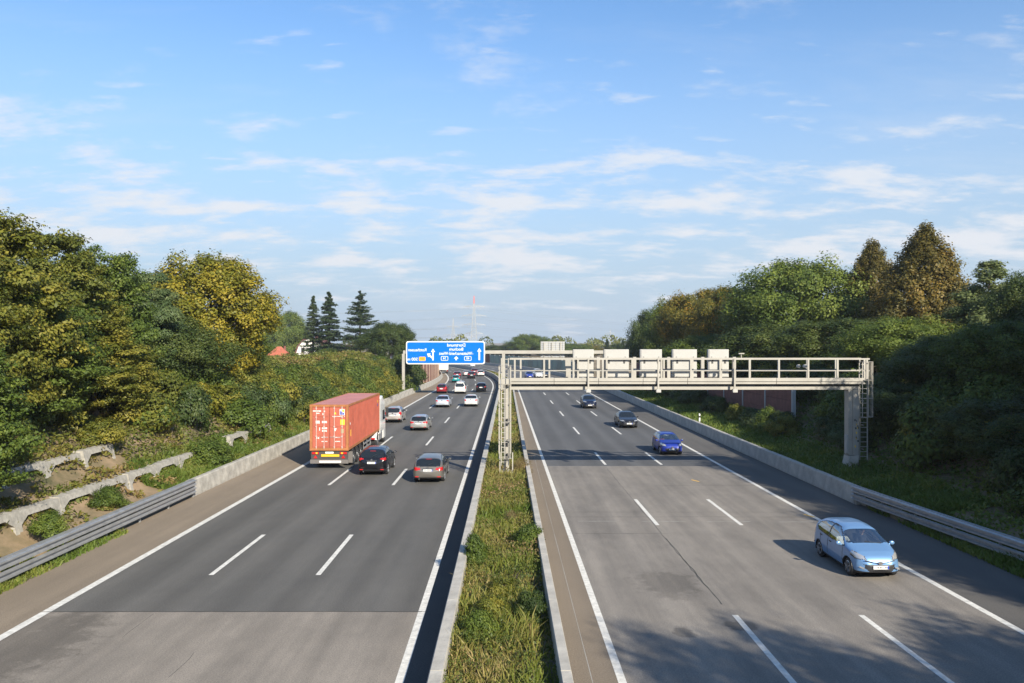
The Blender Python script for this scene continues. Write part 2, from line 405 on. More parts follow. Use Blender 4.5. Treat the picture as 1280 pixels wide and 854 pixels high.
# ------------------------------------------------------------------ road sheets
def strip(name, fl, fr, y0, y1, m, z=0.0, step=3.0, nx=6, parent=None, uorg=None):
    ys = np.linspace(y0, y1, max(2, int((y1 - y0) / step) + 1)); vs, uvs, q = [], [], []
    for y in ys:
        a, b = fl(y), fr(y)
        for i in range(nx + 1):
            x = a + (b - a) * i / nx; vs.append((x, y, z)); uvs.append((x - (uorg or fl)(y), y))
    for k in range(len(ys) - 1):
        for i in range(nx):
            p = k * (nx + 1) + i; q.append((p, p + 1, p + nx + 2, p + nx + 1))
    me = np_mesh(name, np.array(vs), np.array(q), m); uvl = me.uv_layers.new(name='uv')
    idx = np.array(q).ravel(); uvl.data.foreach_set('uv', np.array(uvs, np.float32)[idx].ravel())
    o = obj(name, me, parent)
    if parent is None: tag(o, kind='structure')
    return o
def off(fn, d): return lambda y: fn(y) + d

road_mat('asphalt_new_left', (0.128, 0.121, 0.110), (0.083, 0.080, 0.075), 0.10, 3.0)
road_mat('asphalt_old_left', (0.300, 0.262, 0.220), (0.150, 0.134, 0.115), 0.05, 11.0, stains=((0.8, 22, 2.0, 4.0, 0.35),))
road_mat('asphalt_new_right', (0.115, 0.114, 0.113), (0.078, 0.078, 0.079), 0.10, 21.0)
road_mat('asphalt_old_right', (0.275, 0.246, 0.212), (0.122, 0.112, 0.102), 0.05, 31.0, stains=((2.6, 27.6, 1.2, 1.8, 0.30), (3.9, 23.5, 0.5, 0.5, 0.4), (2.2, 23.0, 0.35, 0.5, 0.35)), blotch=0.35)
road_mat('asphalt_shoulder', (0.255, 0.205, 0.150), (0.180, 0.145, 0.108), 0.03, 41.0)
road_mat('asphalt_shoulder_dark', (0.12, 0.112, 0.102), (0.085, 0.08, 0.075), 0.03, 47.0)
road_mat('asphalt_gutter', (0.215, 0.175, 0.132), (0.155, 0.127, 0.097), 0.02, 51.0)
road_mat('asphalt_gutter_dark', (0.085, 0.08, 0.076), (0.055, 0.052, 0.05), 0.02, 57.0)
YN, YF = -30, 440
SL, SR = 24.7, 53.7
old_l = strip('left_carriageway_old', X_EL, X_ML, YN, SL, MAT['asphalt_old_left'])
new_l = strip('left_carriageway', X_EL, X_ML, SL, YF, MAT['asphalt_new_left'])
old_r = strip('right_carriageway_old', X_MR, X_ER, YN, SR, MAT['asphalt_old_right'])
new_r = strip('right_carriageway', X_MR, X_ER, SR, YF, MAT['asphalt_new_right'])
strip('left_shoulder', off(X_BL, -0.35), X_EL, YN, YF, MAT['asphalt_shoulder'])
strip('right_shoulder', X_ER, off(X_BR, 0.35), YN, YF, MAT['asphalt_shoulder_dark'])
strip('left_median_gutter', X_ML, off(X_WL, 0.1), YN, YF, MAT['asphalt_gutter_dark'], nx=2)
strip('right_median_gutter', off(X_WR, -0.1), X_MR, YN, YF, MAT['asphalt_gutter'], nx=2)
strip('median_soil', off(X_WL, 0.25), off(X_WR, -0.2), YN, YF, MAT['soil'], z=0.42, nx=4)

# markings (children of the carriageway they are painted on)
def mix_line(fa, fb, t): return lambda y: fa(y) + (fb(y) - fa(y)) * t
PW = MAT['paint_white']
for (fn, w, n0, o_, n_) in ((X_EL, 0.27, SL, old_l, new_l), (X_ML, 0.21, SL, old_l, new_l), (X_MR, 0.20, SR, old_r, new_r), (X_ER, 0.22, SR, old_r, new_r)):
    strip('edge_line', off(fn, -w / 2), off(fn, w / 2), YN, n0 - 0.02, PW, z=0.004, nx=1, parent=o_)
    strip('edge_line', off(fn, -w / 2), off(fn, w / 2), n0 + 0.02, YF, PW, z=0.004, nx=1, parent=n_)
for fn in (mix_line(X_ML, X_EL, 0.358), mix_line(X_ML, X_EL, 0.690)):
    for k in range(0, 17):
        y0 = 28.6 + 18 * k; strip('lane_dash', off(fn, -0.085), off(fn, 0.085), y0, y0 + 6, PW, z=0.004, nx=1, parent=new_l)
for fn in (mix_line(X_MR, X_ER, 0.347), mix_line(X_MR, X_ER, 0.668)):
    for k in range(0, 17):
        y0 = 18.4 + 18 * k; strip('lane_dash', off(fn, -0.085), off(fn, 0.085), y0, y0 + 6, PW, z=0.004, nx=1, parent=old_r if y0 + 6 < SR else new_r)
# sealed joints and cracks across and along the old right-hand surface
def crack(name, pts, w, m, parent, z=0.0035):
    b = MB(); n = len(pts)
    for i, (x, y) in enumerate(pts):
        d = Vector(pts[min(i + 1, n - 1)]) - Vector(pts[max(i - 1, 0)]); d.normalize(); p = Vector((-d.y, d.x)) * (w * (0.6 + 0.8 * rnd.random()) / 2)
        b.v += [(x + p.x, y + p.y, z), (x - p.x, y - p.y, z)]
    b.f = [(2 * i, 2 * i + 1, 2 * i + 3, 2 * i + 2) for i in range(n - 1)]
    return b.build(name, m, parent)
for (y, a, b_, w, m) in ((39.2, 0.02, 0.98, 0.03, 'joint_dark'), (38.1, 0.02, 0.99, 0.035, 'joint_dark'), (37.2, 0.05, 0.2, 0.05, 'joint_light'), (37.15, 0.30, 0.47, 0.05, 'joint_light'), (37.1, 0.55, 0.72, 0.05, 'joint_light'),
                         (37.05, 0.83, 0.97, 0.05, 'joint_light'), (34.8, 0.02, 0.36, 0.035, 'joint_dark'), (46.5, 0.5, 0.99, 0.03, 'joint_dark')):
    f = mix_line(X_MR, X_ER, 0)
    pts = [(X_MR(y) + (X_ER(y) - X_MR(y)) * (a + (b_ - a) * t / 14), y + rnd.uniform(-0.02, 0.02)) for t in range(15)]
    crack('pavement_joint', pts, w, MAT[m], old_r)
for t0, y0, y1, w in ((0.335, 27, 53, 0.022), (0.337, 25.4, 34, 0.035), (0.34, 12, 18, 0.025)):
    crack('pavement_crack', [(X_MR(y) + (X_ER(y) - X_MR(y)) * t0 + rnd.uniform(-0.03, 0.03), y) for y in np.arange(y0, y1, 0.45)], w, MAT['joint_dark'], old_r)
for k in range(3):
    x = rnd.uniform(-11, -4); y = rnd.uniform(13, 23)
    crack('pavement_crack', [(x + rnd.uniform(-0.03, 0.03), y + 0.4 * t) for t in range(5 + int(4 * rnd.random()))], 0.015, MAT['joint_dark'], old_l)
crack('pavement_joint', [(X_EL(SL) + (X_ML(SL) - X_EL(SL)) * t / 30, SL + rnd.uniform(-0.012, 0.012)) for t in range(31)], 0.05, MAT['joint_dark'], new_l, z=0.006)
crack('pavement_joint', [(X_MR(SR) + (X_ER(SR) - X_MR(SR)) * t / 30, SR + rnd.uniform(-0.012, 0.012)) for t in range(31)], 0.05, MAT['joint_light'], new_r, z=0.006)
crack('pavement_joint', [(X_WR(y) + 0.62, y) for y in np.arange(12, 60, 1.0)], 0.016, MAT['joint_light'], old_r, z=0.003)
# orange survey marks on the tarmac
for (u, v) in ((869, 601), (1012, 645)):
    p = ground_px(u, v); MB().box(-0.06, 0.06, -0.35, 0.35, 0.0045, 0.0055).build('survey_mark', MAT['plate_yellow'], old_r, (p.x, p.y, 0), (0, 0, R(25)))

# ------------------------------------------------------------------ concrete barriers and median walls, segment by segment
def wall_run(name, label, fn, side, y0, y1, seg, prof, m, far=None, group=None):
    """prof: (lateral, z) polygon with lateral measured from the road face outwards; side = +1 outward is +x"""
    root = empty(name, (fn(y0), y0, 0)); tag(root, label, 'barrier', group)
    meshes = []
    for k in range(3):
        b = MB(); P = [(side * a, z) for a, z in prof]
        P2 = [(p[0] * (1 + 0.0), p[1] + (0 if p[1] < 0.3 else rnd.uniform(-0.006, 0.006))) for p in P]
        b.prism(P2, 'y', 0.012, seg - 0.012); meshes.append(b.mesh('barrier_segment', m))
    y = y0; k = 0
    while y < y1:
        o = obj('barrier_segment', meshes[k % 3], root, (fn(y) - fn(y0), y - y0, 0), (0, 0, -math.atan2(fn(y + seg) - fn(y), seg)))
        y += seg; k += 1
    if far:
        b = MB(); ysf = np.arange(y, far + 1, 8.0)
        for i in range(len(ysf) - 1):
            a0, a1 = ysf[i], ysf[i + 1]; n = len(prof)
            vs = [(fn(t) - fn(y0) + side * p[0], t - y0, p[1]) for t in (a0, a1) for p in prof]
            b.add(vs, [(j, (j + 1) % n, n + (j + 1) % n, n + j) for j in range(n)])
        tag(b.build('far_barrier', m, root), kind='stuff')
    return root
PB = [(0.0, -0.02), (0.0, 0.10), (0.10, 0.80), (0.15, 0.85), (0.38, 0.85), (0.42, 0.80), (0.45, -0.02)]
wall_run('concrete_barrier', 'weathered concrete barrier along the left shoulder below the green bank', X_BL, -1, 43.0, 200, 4.0, PB, MAT['concrete_old'], far=420)
wall_run('concrete_barrier', 'grey concrete barrier along the shaded right shoulder', X_BR, 1, 41.0, 200, 4.0, PB, MAT['concrete'], far=420)
PW_ = [(0.0, -0.02), (0.0, 0.86), (0.03, 0.90), (0.29, 0.90), (0.31, 0.86), (0.32, -0.02)]
wall_run('median_wall', 'pale concrete wall on the left side of the planted median', X_WL, 1, 3.0, 200, 5.0, PW_, MAT['concrete'], far=420)
PW2 = [(0.0, -0.02), (0.0, 0.86), (0.02, 0.90), (0.23, 0.90), (0.25, 0.86), (0.25, -0.02)]
wall_run('median_wall', 'pale concrete wall on the right side of the planted median', X_WR, -1, 3.0, 200, 5.0, PW2, MAT['concrete'], far=420)
# low concrete plinth that carries on from the barriers behind the steel rails
def plinth(name, label, fn, side, y0, y1):
    root = empty(name, (fn(y0), y0, 0)); tag(root, label, 'barrier')
    n = int((y1 - y0) / 4)
    b = MB(); b.prism([(side * a, z) for a, z in [(0.25, 0), (0.25, 0.62), (0.30, 0.68), (0.50, 0.68), (0.52, 0.0)]], 'y', 0.01, 3.99); me = b.mesh('barrier_segment', MAT['concrete_old'])
    for k in range(n):
        y = y0 + 4 * k; obj('barrier_segment', me, root, (fn(y) - fn(y0), 4 * k, 0), (0, 0, -math.atan2(fn(y + 4) - fn(y), 4)))
plinth('concrete_plinth', 'low concrete plinth behind the steel guardrail on the left', X_BL, -1, 35.0, 43.0)
plinth('concrete_plinth', 'low concrete plinth behind the steel guardrail on the right', lambda y: X_BR(y) + 0.45 - 0.1125 * (y - 37), 1, 37.0, 41.0)

# ------------------------------------------------------------------ steel guardrails
def guardrail(label, path, side, zs=(0.76, 0.38)):
    """path: list of (x, y); profile W-beam, posts every 2 m"""
    root = empty('guardrail', (path[0][0], path[0][1], 0)); tag(root, label, 'guardrail')
    O = Vector((path[0][0], path[0][1], 0))
    w = [(0.02, -0.155), (-0.075, -0.125), (-0.075, -0.065), (0.02, -0.03), (0.02, 0.03), (-0.075, 0.065), (-0.075, 0.125), (0.02, 0.155), (0.032, 0.15), (-0.06, 0.12), (-0.06, 0.07), (0.034, 0.035), (0.034, -0.035), (-0.06, -0.07), (-0.06, -0.12), (0.032, -0.15)]
    for zi, z in enumerate(zs):
        for i in range(len(path) - 1):
            p, q = Vector((*path[i], 0)), Vector((*path[i + 1], 0)); d = (q - p).normalized(); nrm = Vector((d.y, -d.x, 0)) * side
            b = MB(); n = len(w); vs = []
            for t in (p + d * 0.004, q - d * 0.004):
                for a, h in w: vs.append(t - O + nrm * a + Vector((0, 0, z + h)))
            b.add(vs, [(j, (j + 1) % n, n + (j + 1) % n, n + j) for j in range(n)] + [tuple(range(n)), tuple(range(n, 2 * n))])
            b.build('rail', MAT['galvanised'], root)
    for i in range(len(path)):
        p = Vector((*path[i], 0)); d = Vector((*path[min(i + 1, len(path) - 1)], 0)) - Vector((*path[max(i - 1, 0)], 0)); d.normalize(); nrm = Vector((d.y, -d.x, 0)) * side
        b = MB(); c = p - O + nrm * 0.12
        b.cbox((c.x, c.y, 0.42), (0.10, 0.06, 0.86)); b.cbox((c.x - nrm.x * 0.07, c.y - nrm.y * 0.07, zs[0]), (0.07, 0.12, 0.14)); b.cbox((c.x - nrm.x * 0.07, c.y - nrm.y * 0.07, zs[1]), (0.07, 0.12, 0.14))
        b.build('post', MAT['galvanised'], root)
    # rear cap rail, seen from above
    b = MB()
    for i in range(len(path) - 1):
        p, q = Vector((*path[i], zs[0] + 0.155)) - O, Vector((*path[i + 1], zs[0] + 0.155)) - O; d = (q - p).normalized(); nrm = Vector((d.y, -d.x, 0)) * side
        b.bar(p + nrm * 0.12, q + nrm * 0.12, 0.16, 0.05)
    b.build('cap_rail', MAT['galvanised'], root)
    return root
guardrail('double steel guardrail along the left shoulder, ending at the concrete barrier', [(X_BL(y) + 0.10, y) for y in np.arange(16, 43.1, 3.0)], -1)
guardrail('double steel guardrail curving away behind the light blue car', [(X_BR(y) - 0.10 + 1.15 * (max(0, 41 - y) / 12) ** 1.1, y) for y in np.arange(41.2, 28.0, -2.6)], -1)

# ------------------------------------------------------------------ vehicles
def smooth_interp(pts, ys, width=0.05):
    py_, pz = zip(*sorted(pts)); fine = np.linspace(py_[0] - 0.3, py_[-1] + 0.3, 900); v = np.interp(fine, py_, pz)
    k = max(1, int(width / (fine[1] - fine[0]))); ker = np.hanning(2 * k + 3); ker /= ker.sum()
    v = np.convolve(np.pad(v, k + 1, mode='edge'), ker, mode='valid'); return np.interp(ys, fine, v)
def in_poly(y, z, poly):
    c = False; n = len(poly); j = n - 1
    for i in range(n):
        (a, b), (p, q) = poly[i], poly[j]
        if (b > z) != (q > z) and y < (p - a) * (z - b) / (q - b) + a: c = not c
        j = i
    return c

CARS = {}
# side-view control points, y from rear (-) to front (+), in metres
CARS['hatch'] = dict(L=3.95, W=1.70, r=0.30, axles=(-1.24, 1.27),
    top=[(-1.975, .80), (-1.95, .93), (-1.86, 1.05), (-1.62, 1.34), (-1.38, 1.425), (-0.9, 1.475), (-0.2, 1.49), (0.25, 1.455), (0.45, 1.385), (1.08, 1.03), (1.20, 1.0), (1.62, .90), (1.84, .79), (1.95, .63), (1.975, .52)],
    belt=[(-1.975, .74), (-1.7, 1.00), (-1.2, .985), (0.2, .90), (1.1, .86), (1.6, .74), (1.975, .45)],
    plan=[(-1.975, .64), (-1.9, .76), (-1.6, .83), (-.6, .85), (1.0, .85), (1.5, .81), (1.78, .72), (1.92, .57), (1.975, .45)],
    side=[[(-1.30, 1.02), (-1.48, 1.13), (-1.36, 1.27), (-0.95, 1.375), (-0.42, 1.40), (-0.42, .97)], [(-0.33, .965), (-0.33, 1.40), (0.12, 1.385), (0.42, 1.27), (0.93, .955), (0.80, .93)]],
    ws=(0.42, 1.10), rw=(-1.90, -1.48), doors=[-0.40, 0.88, -1.10],
    head=[(.44, .68), (.50, .79), (.76, .90), (.84, .86), (.72, .70)], tail=[(.55, .84), (.60, 1.04), (.86, 1.06), (.86, .80), (.72, .78)])
CARS['suv'] = dict(L=4.32, W=1.80, r=0.345, axles=(-1.32, 1.33),
    top=[(-2.16, .88), (-2.13, 1.02), (-2.02, 1.14), (-1.72, 1.42), (-1.5, 1.52), (-0.9, 1.59), (-0.2, 1.60), (0.2, 1.56), (0.42, 1.48), (1.08, 1.10), (1.2, 1.07), (1.75, .98), (2.0, .86), (2.12, .70), (2.16, .58)],
    belt=[(-2.16, .84), (-1.9, 1.13), (-1.2, 1.08), (0.2, 1.0), (1.1, .96), (1.75, .86), (2.16, .5)],
    plan=[(-2.16, .68), (-2.08, .80), (-1.75, .87), (-.6, .90), (1.2, .89), (1.7, .85), (1.95, .76), (2.1, .62), (2.16, .5)],
    side=[[(-1.5, 1.16), (-1.62, 1.25), (-1.35, 1.38), (-0.9, 1.47), (-0.42, 1.49), (-0.42, 1.06)], [(-0.33, 1.05), (-0.33, 1.50), (0.1, 1.48), (0.40, 1.37), (0.93, 1.06), (0.8, 1.02)]],
    ws=(0.40, 1.10), rw=(-2.06, -1.60), doors=[-0.40, 0.9, -1.2],
    head=[(.42, .80), (.46, .90), (.84, .96), (.84, .86)], tail=[(.42, .98), (.55, 1.06), (.92, 1.10), (.92, .96), (.72, .92)])
CARS['estate'] = dict(L=4.70, W=1.83, r=0.325, axles=(-1.38, 1.43),
    top=[(-2.35, .76), (-2.32, .92), (-2.22, 1.00), (-1.85, 1.30), (-1.62, 1.375), (-1.0, 1.425), (-0.2, 1.435), (0.2, 1.39), (0.42, 1.32), (1.12, .965), (1.25, .935), (1.9, .82), (2.18, .72), (2.3, .60), (2.35, .48)],
    belt=[(-2.35, .72), (-2.1, .97), (-1.2, .93), (0.2, .88), (1.15, .84), (1.9, .74), (2.35, .44)],
    plan=[(-2.35, .70), (-2.26, .81), (-1.9, .885), (-.6, .915), (1.2, .91), (1.8, .87), (2.1, .78), (2.28, .64), (2.35, .5)],
    side=[[(-1.80, 1.00), (-1.92, 1.06), (-1.68, 1.24), (-1.12, 1.31), (-1.12, .97)], [(-1.04, .97), (-1.04, 1.32), (-0.4, 1.345), (-0.4, .94)], [(-0.32, .935), (-0.32, 1.345), (0.1, 1.325), (0.42, 1.2), (0.95, .935), (0.8, .90)]],
    ws=(0.40, 1.14), rw=(-2.26, -1.72), doors=[-0.38, 0.9, -1.1],
    head=[(.45, .66), (.5, .75), (.86, .78), (.86, .70)], tail=[(.42, .78), (.46, .90), (.92, .92), (.92, .74), (.6, .75)])
CARS['sedan'] = dict(L=4.60, W=1.80, r=0.315, axles=(-1.36, 1.40),
    top=[(-2.3, .72), (-2.27, .92), (-2.18, .99), (-1.75, 1.02), (-1.62, 1.04), (-1.0, 1.35), (-0.7, 1.41), (-0.1, 1.435), (0.25, 1.39), (0.45, 1.32), (1.15, .965), (1.28, .93), (1.9, .80), (2.15, .70), (2.26, .58), (2.3, .48)],
    belt=[(-2.3, .70), (-2.0, .93), (-1.2, .93), (0.2, .88), (1.15, .84), (1.9, .73), (2.3, .43)],
    plan=[(-2.3, .68), (-2.2, .80), (-1.85, .87), (-.6, .90), (1.2, .90), (1.8, .85), (2.1, .74), (2.24, .60), (2.3, .48)],
    side=[[(-1.12, .98), (-1.25, 1.05), (-0.85, 1.26), (-0.36, 1.33), (-0.36, .95)], [(-0.28, .945), (-0.28, 1.34), (0.12, 1.32), (0.45, 1.19), (0.98, .935), (0.82, .90)]],
    ws=(0.43, 1.17), rw=(-1.66, -0.95), doors=[-0.34, 0.92, -1.1],
    head=[(.45, .66), (.5, .74), (.84, .77), (.84, .68)], tail=[(.50, .76), (.52, .92), (.90, .92), (.90, .76)])
CARS['van'] = dict(L=5.0, W=1.92, r=0.33, axles=(-1.55, 1.50),
    top=[(-2.5, 1.0), (-2.48, 1.35), (-2.42, 1.75), (-2.30, 1.95), (-2.0, 1.985), (0.4, 1.985), (0.75, 1.90), (1.55, 1.22), (1.70, 1.16), (2.2, 1.02), (2.4, .88), (2.48, .70), (2.5, .55)],
    belt=[(-2.5, .95), (-2.35, 1.15), (0.5, 1.08), (1.5, 1.04), (2.2, .9), (2.5, .5)],
    plan=[(-2.5, .82), (-2.42, .90), (-2.2, .95), (0, .96), (1.6, .94), (2.1, .88), (2.35, .76), (2.5, .55)],
    side=[[(-2.1, 1.22), (-2.1, 1.68), (-1.05, 1.70), (-1.05, 1.20)], [(-0.95, 1.20), (-0.95, 1.70), (0.1, 1.70), (0.1, 1.17)], [(0.2, 1.17), (0.2, 1.70), (0.65, 1.66), (1.25, 1.18), (1.0, 1.12)]],
    ws=(0.72, 1.60), rw=(-2.7, -2.2), doors=[0.15, 1.3],
    head=[(.48, .82), (.5, .98), (.86, 1.02), (.86, .86)], tail=[(.80, .85), (.80, 1.30), (.97, 1.30), (.97, .85)])

def car_shell(sp, fine):
    L2 = sp['L'] / 2; NY = 100 if fine else 58; ML, MU, RC = (18, 30, 12) if fine else (11, 17, 7)
    t = np.linspace(0, 1, NY); ys = L2 * (0.82 * (2 * t - 1) + 0.18 * np.sin((2 * t - 1) * math.pi / 2) * 1.0); ys[0], ys[-1] = -L2, L2
    top = smooth_interp(sp['top'], ys, 0.05); belt = np.minimum(smooth_interp(sp['belt'], ys, 0.06), top - 0.03); plan = smooth_interp(sp['plan'], ys, 0.06)
    zb = np.interp(ys, [-L2, -L2 + .25, 0, L2 - .25, L2], [.32, .22, .19, .20, .26]); zb = np.minimum(zb, belt - 0.1)
    rows = []
    ft = ([0, .08, .2, .45, .75, 1.0], [.90, .965, .985, 1.0, .985, .955])
    for y, T, B, w, z0 in zip(ys, top, belt, plan, zb):
        lo = [(w * 0.45, z0), (w * 0.80, z0)]
        for k in range(ML - 2):
            a = k / (ML - 3); z = z0 + (B - z0) * a; lo.append((w * float(np.interp(a, *ft)), z))
        a = np.linspace(0, math.pi / 2, 160); e = 0.46; hgt = T - B
        x = w * 0.955 * np.cos(a) ** e; z = B + hgt * np.sin(a) ** e
        x = x * (1 - 0.20 * np.clip((z - B) / 0.5, 0, 1.15))
        d = np.concatenate([[0], np.cumsum(np.hypot(np.diff(x), np.diff(z)))]); s = np.linspace(0, d[-1], MU + 1)[1:]
        xu, zu = np.interp(s, d, x), np.interp(s, d, z); xu[-1] = 0
        rows.append([(0, z0)] + lo + list(zip(xu, zu)))
    rows = np.array(rows); M = rows.shape[1]
    V = np.zeros((NY, M, 3)); V[:, :, 0] = rows[:, :, 0]; V[:, :, 1] = ys[:, None]; V[:, :, 2] = rows[:, :, 1]
    # wheel arches: snap nearby side vertices onto the circle
    Ra = sp['r'] + 0.055
    for ya in sp['axles']:
        for j in range(3, ML + 1):
            dy, dz = V[:, j, 1] - ya, V[:, j, 2] - sp['r']; r = np.hypot(dy, dz); h = np.abs(r - Ra) < (0.024 if fine else 0.036)
            V[h, j, 1] = ya + dy[h] / r[h] * Ra; V[h, j, 2] = sp['r'] + dz[h] / r[h] * Ra
    verts = [tuple(p) for p in V.reshape(-1, 3)]; faces = []
    for i in range(NY - 1):
        for j in range(M - 1):
            faces.append((i * M + j, i * M + j + 1, (i + 1) * M + j + 1, (i + 1) * M + j))
    for end, i in ((-1, 0), (1, NY - 1)):        # bulged nose and tail
        ring = V[i]; zc = (ring[:, 2].max() + ring[:, 2].min()) / 2; prev = [i * M + j for j in range(M)]
        for k in range(1, RC + 1):
            s = 1 - k / RC; bul = 0.07 * (1 - s * s); cur = []
            for j in range(M):
                verts.append((ring[j, 0] * s, ring[j, 1] + end * bul, zc + (ring[j, 2] - zc) * s)); cur.append(len(verts) - 1)
            for j in range(M - 1): faces.append((prev[j], prev[j + 1], cur[j + 1], cur[j]) if end > 0 else (prev[j + 1], prev[j], cur[j], cur[j + 1]))
            prev = cur
    nv = len(verts); verts = np.array(verts); mir = verts * np.array([-1, 1, 1])
    A = np.vstack([verts, mir]); FF = faces + [tuple(v + nv for v in f[::-1]) for f in faces]
    def sx(y, z):     # lateral position of the skin at (y, z)
        i = int(np.argmin(np.abs(ys - y))); r = rows[i]; k = int(np.argmin(np.abs(r[3:, 1] - z))) + 3; return r[k, 0]
    return A, FF, dict(top=lambda y: float(np.interp(y, ys, top)), belt=lambda y: float(np.interp(y, ys, belt)), plan=lambda y: float(np.interp(y, ys, plan)), sx=sx)

def make_car(kind, paint, label, x, y, rz, fine=False, cat='car', group=None, clear=False, extras=None, scale=1.0, plate=True, trim=True, grille=True):
    sp = CARS[kind]; A, FF, fn = car_shell(sp, fine); L2 = sp['L'] / 2
    root = empty('passenger_van' if kind == 'van' else 'car', (x, y, 0.002), rz); root.scale = (scale,) * 3; tag(root, label, cat, group)
    groups = {}
    maxtop = max(p[1] for p in sp['top'])
    for f in FF:
        P = A[list(f)]; c = P.mean(0); n = np.cross(P[2] - P[0], P[3] - P[1]); ln = np.linalg.norm(n)
        if ln < 1e-9: continue
        n = n / ln
        ax, yy, z = abs(c[0]), c[1], c[2]; s = 1 if c[0] > 0 else -1; key = None
        if abs(n[0]) > 0.45:
            for ya in sp['axles']:
                if math.hypot(yy - ya, z - sp['r']) < sp['r'] + 0.055 and z < fn['belt'](yy) - 0.02: key = 'drop'
            if key is None:
                for k, poly in enumerate(sp['side']):
                    if in_poly(yy, z, poly): key = ('side_window', k, s)
        if key is None and abs(n[0]) > 0.45:
            for k, poly in enumerate(sp['side']):
                cy_, cz_ = sum(p[0] for p in poly) / len(poly), sum(p[1] for p in poly) / len(poly)
                if in_poly(cy_ + (yy - cy_) / 1.13, cz_ + (z - cz_) / 1.13, poly): key = ('window_frame', 0, 0)
        if key is None and sp['ws'][0] < yy < sp['ws'][1] and z > fn['belt'](yy) + 0.05 and n[1] * np.sign(1) and abs(n[0]) < 0.62:
            wl_ = fn['plan'](yy) * 0.955 * (1 - 0.20 * min(1.15, max(0, (z - fn['belt'](yy)) / 0.5))) - 0.05
            if ax < wl_ and z < maxtop - 0.075 and z > fn['top'](sp['ws'][1]) + 0.02: key = ('windshield', 0, 0)
        if key is None and sp['rw'][0] < yy < sp['rw'][1] and abs(n[0]) < 0.62 and z > (fn['top'](max(sp['rw'][0], -L2 + 0.02)) if kind != 'van' else 1.18):
            wl_ = fn['plan'](yy) * 0.955 * (1 - 0.20 * min(1.15, max(0, (z - fn['belt'](yy)) / 0.5))) - 0.08
            lim = maxtop - (0.09 if kind != 'van' else 0.25)
            if ax < wl_ and z < lim and z > fn['belt'](yy) + 0.03: key = ('rear_window', 0, 0)
        if key is None and yy > L2 - 0.55 and in_poly(ax, z, sp['head']): key = ('headlight', 0, s)
        if key is None and yy > L2 - 0.55 and fine:
            hx, hz_ = sum(p[0] for p in sp['head']) / len(sp['head']), sum(p[1] for p in sp['head']) / len(sp['head'])
            if in_poly(hx + (ax - hx) / 1.16, hz_ + (z - hz_) / 1.2, sp['head']): key = ('lamp_bezel', 0, s)
        if key is None and yy < -L2 + 0.30 and in_poly(ax, z, sp['tail']): key = ('taillight', 0, s)
        if key is None and grille and yy > L2 - 0.15 and ax < 0.52 - 0.25 * max(0, 0.42 - z) / 0.2 and 0.29 < z < 0.53: key = ('grille', 0, 0)
        if key is None and trim and (z < 0.30 or (kind == 'suv' and z < 0.40) or (yy < -L2 + 0.2 and z < 0.36)) : key = ('lower_trim', 0, 0)
        if key is None: key = ('body', 0, 0)
        if key != 'drop': groups.setdefault(key, []).append(f)
    gm = MAT['clear_glass'] if clear else MAT['car_glass']
    mats = dict(body=paint, side_window=gm, windshield=gm, rear_window=gm, headlight=MAT['lamp_clear'], taillight=MAT['lamp_red'], window_frame=MAT['black_plastic'], lamp_bezel=MAT['black_plastic'], grille=MAT['black_plastic'], lower_trim=MAT['black_plastic'])
    def patch(name, fs, m, off_=0.0):
        used = sorted({v for f in fs for v in f}); mp = {v: i for i, v in enumerate(used)}
        me = bpy.data.meshes.new(name); me.from_pydata([tuple(A[v]) for v in used], [], [tuple(mp[v] for v in f) for f in fs]); me.materials.append(m)
        bm = bmesh.new(); bm.from_mesh(me); bmesh.ops.remove_doubles(bm, verts=bm.verts, dist=0.0008); bm.to_mesh(me); bm.free()
        me.shade_smooth(); return obj(name, me, root)
    body = None
    for key in sorted(groups, key=str):
        o = patch(key[0], groups[key], mats[key[0]])
        if key[0] == 'body': body = o
    if clear:     # dark cabin lining, seats, dashboard
        used = [f for k, fs in groups.items() if k[0] in ('body',) for f in fs if A[list(f)].mean(0)[2] > 0.55 and -L2 + .15 < A[list(f)].mean(0)[1] < sp['ws'][1] + .03]
        B = A * np.array([0.965, 0.985, 1.0]) - np.array([0, 0, 0.025])
        mb = MB()
        for f in used: mb.add([B[v] for v in f][::-1], [(0, 1, 2, 3)])
        me = mb.mesh('cabin_lining', MAT['black_plastic'], True, fix=False); obj('cabin_lining', me, root)
        MB().box(-.74, .74, -1.6, 1.05, .30, .34).build('cabin_floor', MAT['black_plastic'], root)
        d = MB(); d.prism([(0.72, .45), (0.62, .80), (0.70, .90), (1.12, .93), (1.12, .45)], 'x', -.72, .72); d.build('dashboard', MAT['black_plastic'], root)
        for sx_ in (-.36, .36):
            b = MB(); b.box(sx_ - .24, sx_ + .24, -.30, .22, .34, .52); b.prism([(-.20, .50), (-.46, 1.02), (-.56, 1.02), (-.36, .50)], 'x', sx_ - .24, sx_ + .24)
            b.prism([(-.46, 1.04), (-.50, 1.22), (-.58, 1.22), (-.56, 1.04)], 'x', sx_ - .12, sx_ + .12); b.build('seat', MAT['seat_fabric'], root, bevel=0.03)
        b = MB(); b.box(-.6, .6, -1.2, -.75, .34, .52); b.prism([(-1.15, .5), (-1.3, 1.0), (-1.38, 1.0), (-1.28, .5)], 'x', -.6, .6); b.build('rear_bench', MAT['seat_fabric'], root, bevel=0.03)
        w = MB(); w.lathe([(-.012, .17), (.012, .17), (.012, .145), (-.012, .145)], 'y', 20, (0, 0, 0)); w.box(-.15, .15, -.008, .008, -.02, .02)
        w.build('steering_wheel', MAT['black_plastic'], root, (0.36, 0.50, 0.86), (R(-25), 0, 0))
